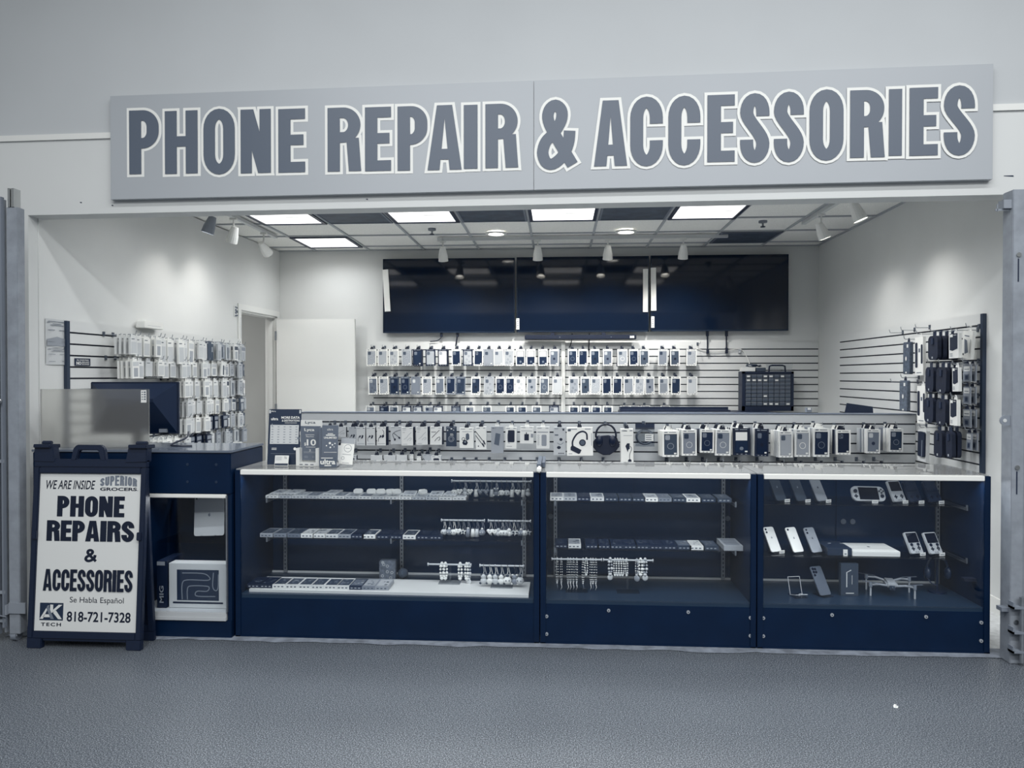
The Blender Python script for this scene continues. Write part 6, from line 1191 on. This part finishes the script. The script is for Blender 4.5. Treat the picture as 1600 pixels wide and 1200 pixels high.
def handheld(x, y, z, rz, tone, label, dark=False, sticks=True, W=.085, H=.126):
    t = thing('game_handheld', label, 'game console', (x, y, z), (R(-29), 0, rz), 'upright game handhelds')
    b = MB(); b.prism(rrect(-W/2, 0, W/2, H, .009), -.008, .008); b.build('shell', [T(tone, .35)], t, bevel=.002)
    y = -.0092; k = T(.09 if not dark else .06, .3)
    b = MB(); b.box(-W*.42, y-.001, H*.5, W*.42, y+.001, H*.95); b.build('screen', [GLOSSBLK if not dark else T(.14, .2)], t)
    b = MB(); b.box(-W*.36, y-.0025, H*.2, -W*.12, y, H*.25); b.box(-W*.27, y-.0025, H*.14, -W*.21, y, H*.31); b.build('direction_pad', [k], t)
    for u, v in ((.16, .24), (.3, .24), (.23, .30), (.23, .17)): b = MB(); b.cyl((u*W, y-.003, v*H), (u*W, y, v*H), .0042, 10); b.build('button', [k], t)
    if sticks:
        for u in (-.26, .26): b = MB(); b.cyl((u*W, y-.004, .41*H), (u*W, y, .41*H), .0085, 14); b.build('thumb_stick', [k], t)
    b = MB(); b.box(-.012, y-.001, .06*H, -.003, y, .08*H); b.box(.003, y-.001, .06*H, .012, y, .08*H); b.build('menu_keys', [k], t)
for px, py, zz, tn, dk, stc, lab in ((1403, 778, .777, .7, False, False, 'pale retro game handheld on the top shelf of the right showcase'), (1428, 778, .777, .14, True, False, 'dark retro game handheld next to the pale one, top shelf'), (1459, 778, .777, .15, True, False, 'dark retro game handheld at the top shelf end'),
        (1430, 857, .48, .72, False, True, 'silver game handheld with two sticks, left of its pair'), (1460, 857, .48, .74, False, True, 'silver game handheld with two sticks, right of its pair')):
    x = atY(px, py, 4.36).x; stand(x, 4.36, zz+.0005, R(18), 'clear stand under '+' '.join(lab.split()[:11])); handheld(x+.003, 4.345, zz+.0095, R(18), tn, lab, dk, stc)
x = atY(1357, 776, 4.36).x; stand(x, 4.36, .7775, R(8), 'clear stand under the wide game handheld'); W, H = .2, .088
t = thing('game_console', 'wide pale game handheld with centre screen on the top shelf, right showcase', 'game console', (x, 4.345, .7875), (R(-26), R(2), R(8)))
b = MB(); b.prism(rrect(-W/2, 0, W/2, H, .03, 6), -.007, .007); b.build('shell', [T(.72, .35)], t, bevel=.002); y = -.0082
b = MB(); b.box(-W*.29, y-.001, H*.1, W*.29, y+.001, H*.92); b.build('screen', [GLOSSBLK], t)
for u, v in ((-.39, .66), (.39, .34)): b = MB(); b.cyl((u*W, y-.005, v*H), (u*W, y, v*H), .0105, 14); b.build('thumb_stick', [T(.09, .3)], t)
b = MB(); b.box(-.39*W-.011, y-.002, .27*H, -.39*W+.011, y, .33*H+.002); b.box(-.39*W-.0035, y-.002, .2*H, -.39*W+.0035, y, .4*H+.004); b.build('direction_pad', [T(.09, .3)], t)
for u, v in ((.33, .68), (.45, .68), (.39, .8), (.39, .57)): b = MB(); b.cyl((u*W, y-.003, v*H), (u*W, y, v*H), .0048, 10); b.build('button', [T(.09, .3)], t)
# drone
p = atY(1393, 925, 4.34); t = thing('drone', 'small pale folding drone standing on the right showcase floor', 'drone', (p.x, 4.36, .2505), (0, 0, R(-12))); t.scale = (.76, .76, .82)
b = MB(); b.box(-.04, -.07, .06, .04, .07, .1); b.build('body', [T(.66, .35)], t, bevel=.012)
for sx, sy, zz in ((-1, -1, .07), (1, -1, .07), (-1, 1, .085), (1, 1, .085)):
    ax, ay = sx*.15, sy*.085; b = MB(); b.tube([(sx*.03, sy*.05, zz), (sx*.09, sy*.075, zz+.012), (ax, ay, zz+.008)], .008, 8); b.build('arm', [T(.6, .35)], t)
    b = MB(); b.cyl((ax, ay, zz-.005), (ax, ay, zz+.024), .013, 12); b.build('motor', [T(.5, .35)], t)
    b = MB(); b.box(ax-.006, ay-.005, 0, ax+.006, ay+.005, zz) if sy < 0 else b.box(ax-.005, ay-.004, .0, ax+.005, ay+.004, zz); b.build('landing_leg', [T(.66, .35)], t)
    b = MB(); b.prism([(-.06, -.005), (0, -.003), (.06, -.006), (.06, .006), (0, .003), (-.06, .006)], -.0012, .0012); b.move(lambda v: Vector((ax+v.x*math.cos(.4*sx)-v.z*math.sin(.4*sx), ay+v.x*math.sin(.4*sx)+v.z*math.cos(.4*sx), zz+.026+v.y))); b.build('propeller', [T(.42)], t)
b = MB(); b.box(-.018, -.085, .05, .018, -.068, .078); b.ball((0, -.087, .064), .009); b.build('camera_gimbal', [T(.24, .3)], t)
# dark headset
x = atY(1464, 930, 4.42).x; t = thing('dark_headset', 'dark gaming headset on a stand at the floor end of the right showcase', 'headset', (x, 4.42, .2505)); t.scale = (.82, .82, .82)
b = MB(); b.cyl((0, 0, 0), (0, 0, .012), .06, 20); b.cyl((0, 0, .012), (0, 0, .235), .008, 10); b.box(-.03, -.012, .235, .03, .012, .245); b.build('stand', [T(.12, .3)], t)
b = MB(); b.tube([(u, 0, v) for u, v in arc(0, .16, .072, .096, -10, 190, 18)], .009, 8); b.build('headband', [T(.15, .3)], t, smooth=True)
for s in (-1, 1): b = MB(); b.ball((s*.07, -.005, .135), .04, 14, 10, 0, .6, .9, 1.2); b.build('ear_cup', [T(.16, .2)], t, smooth=True)
b = MB(); b.tube(smooth_path([(-.075, -.02, .11), (-.07, -.06, .08), (-.04, -.085, .07)], 4), .004, 6); b.build('microphone', [T(.12)], t)
o = MB(); o.box(2.235, 4.2, .375, 2.2995, 4.24, .39); tag(o.build('side_latch', [T(.06)], None), 'black bar bracket on the end wall inside the right showcase', 'bracket')
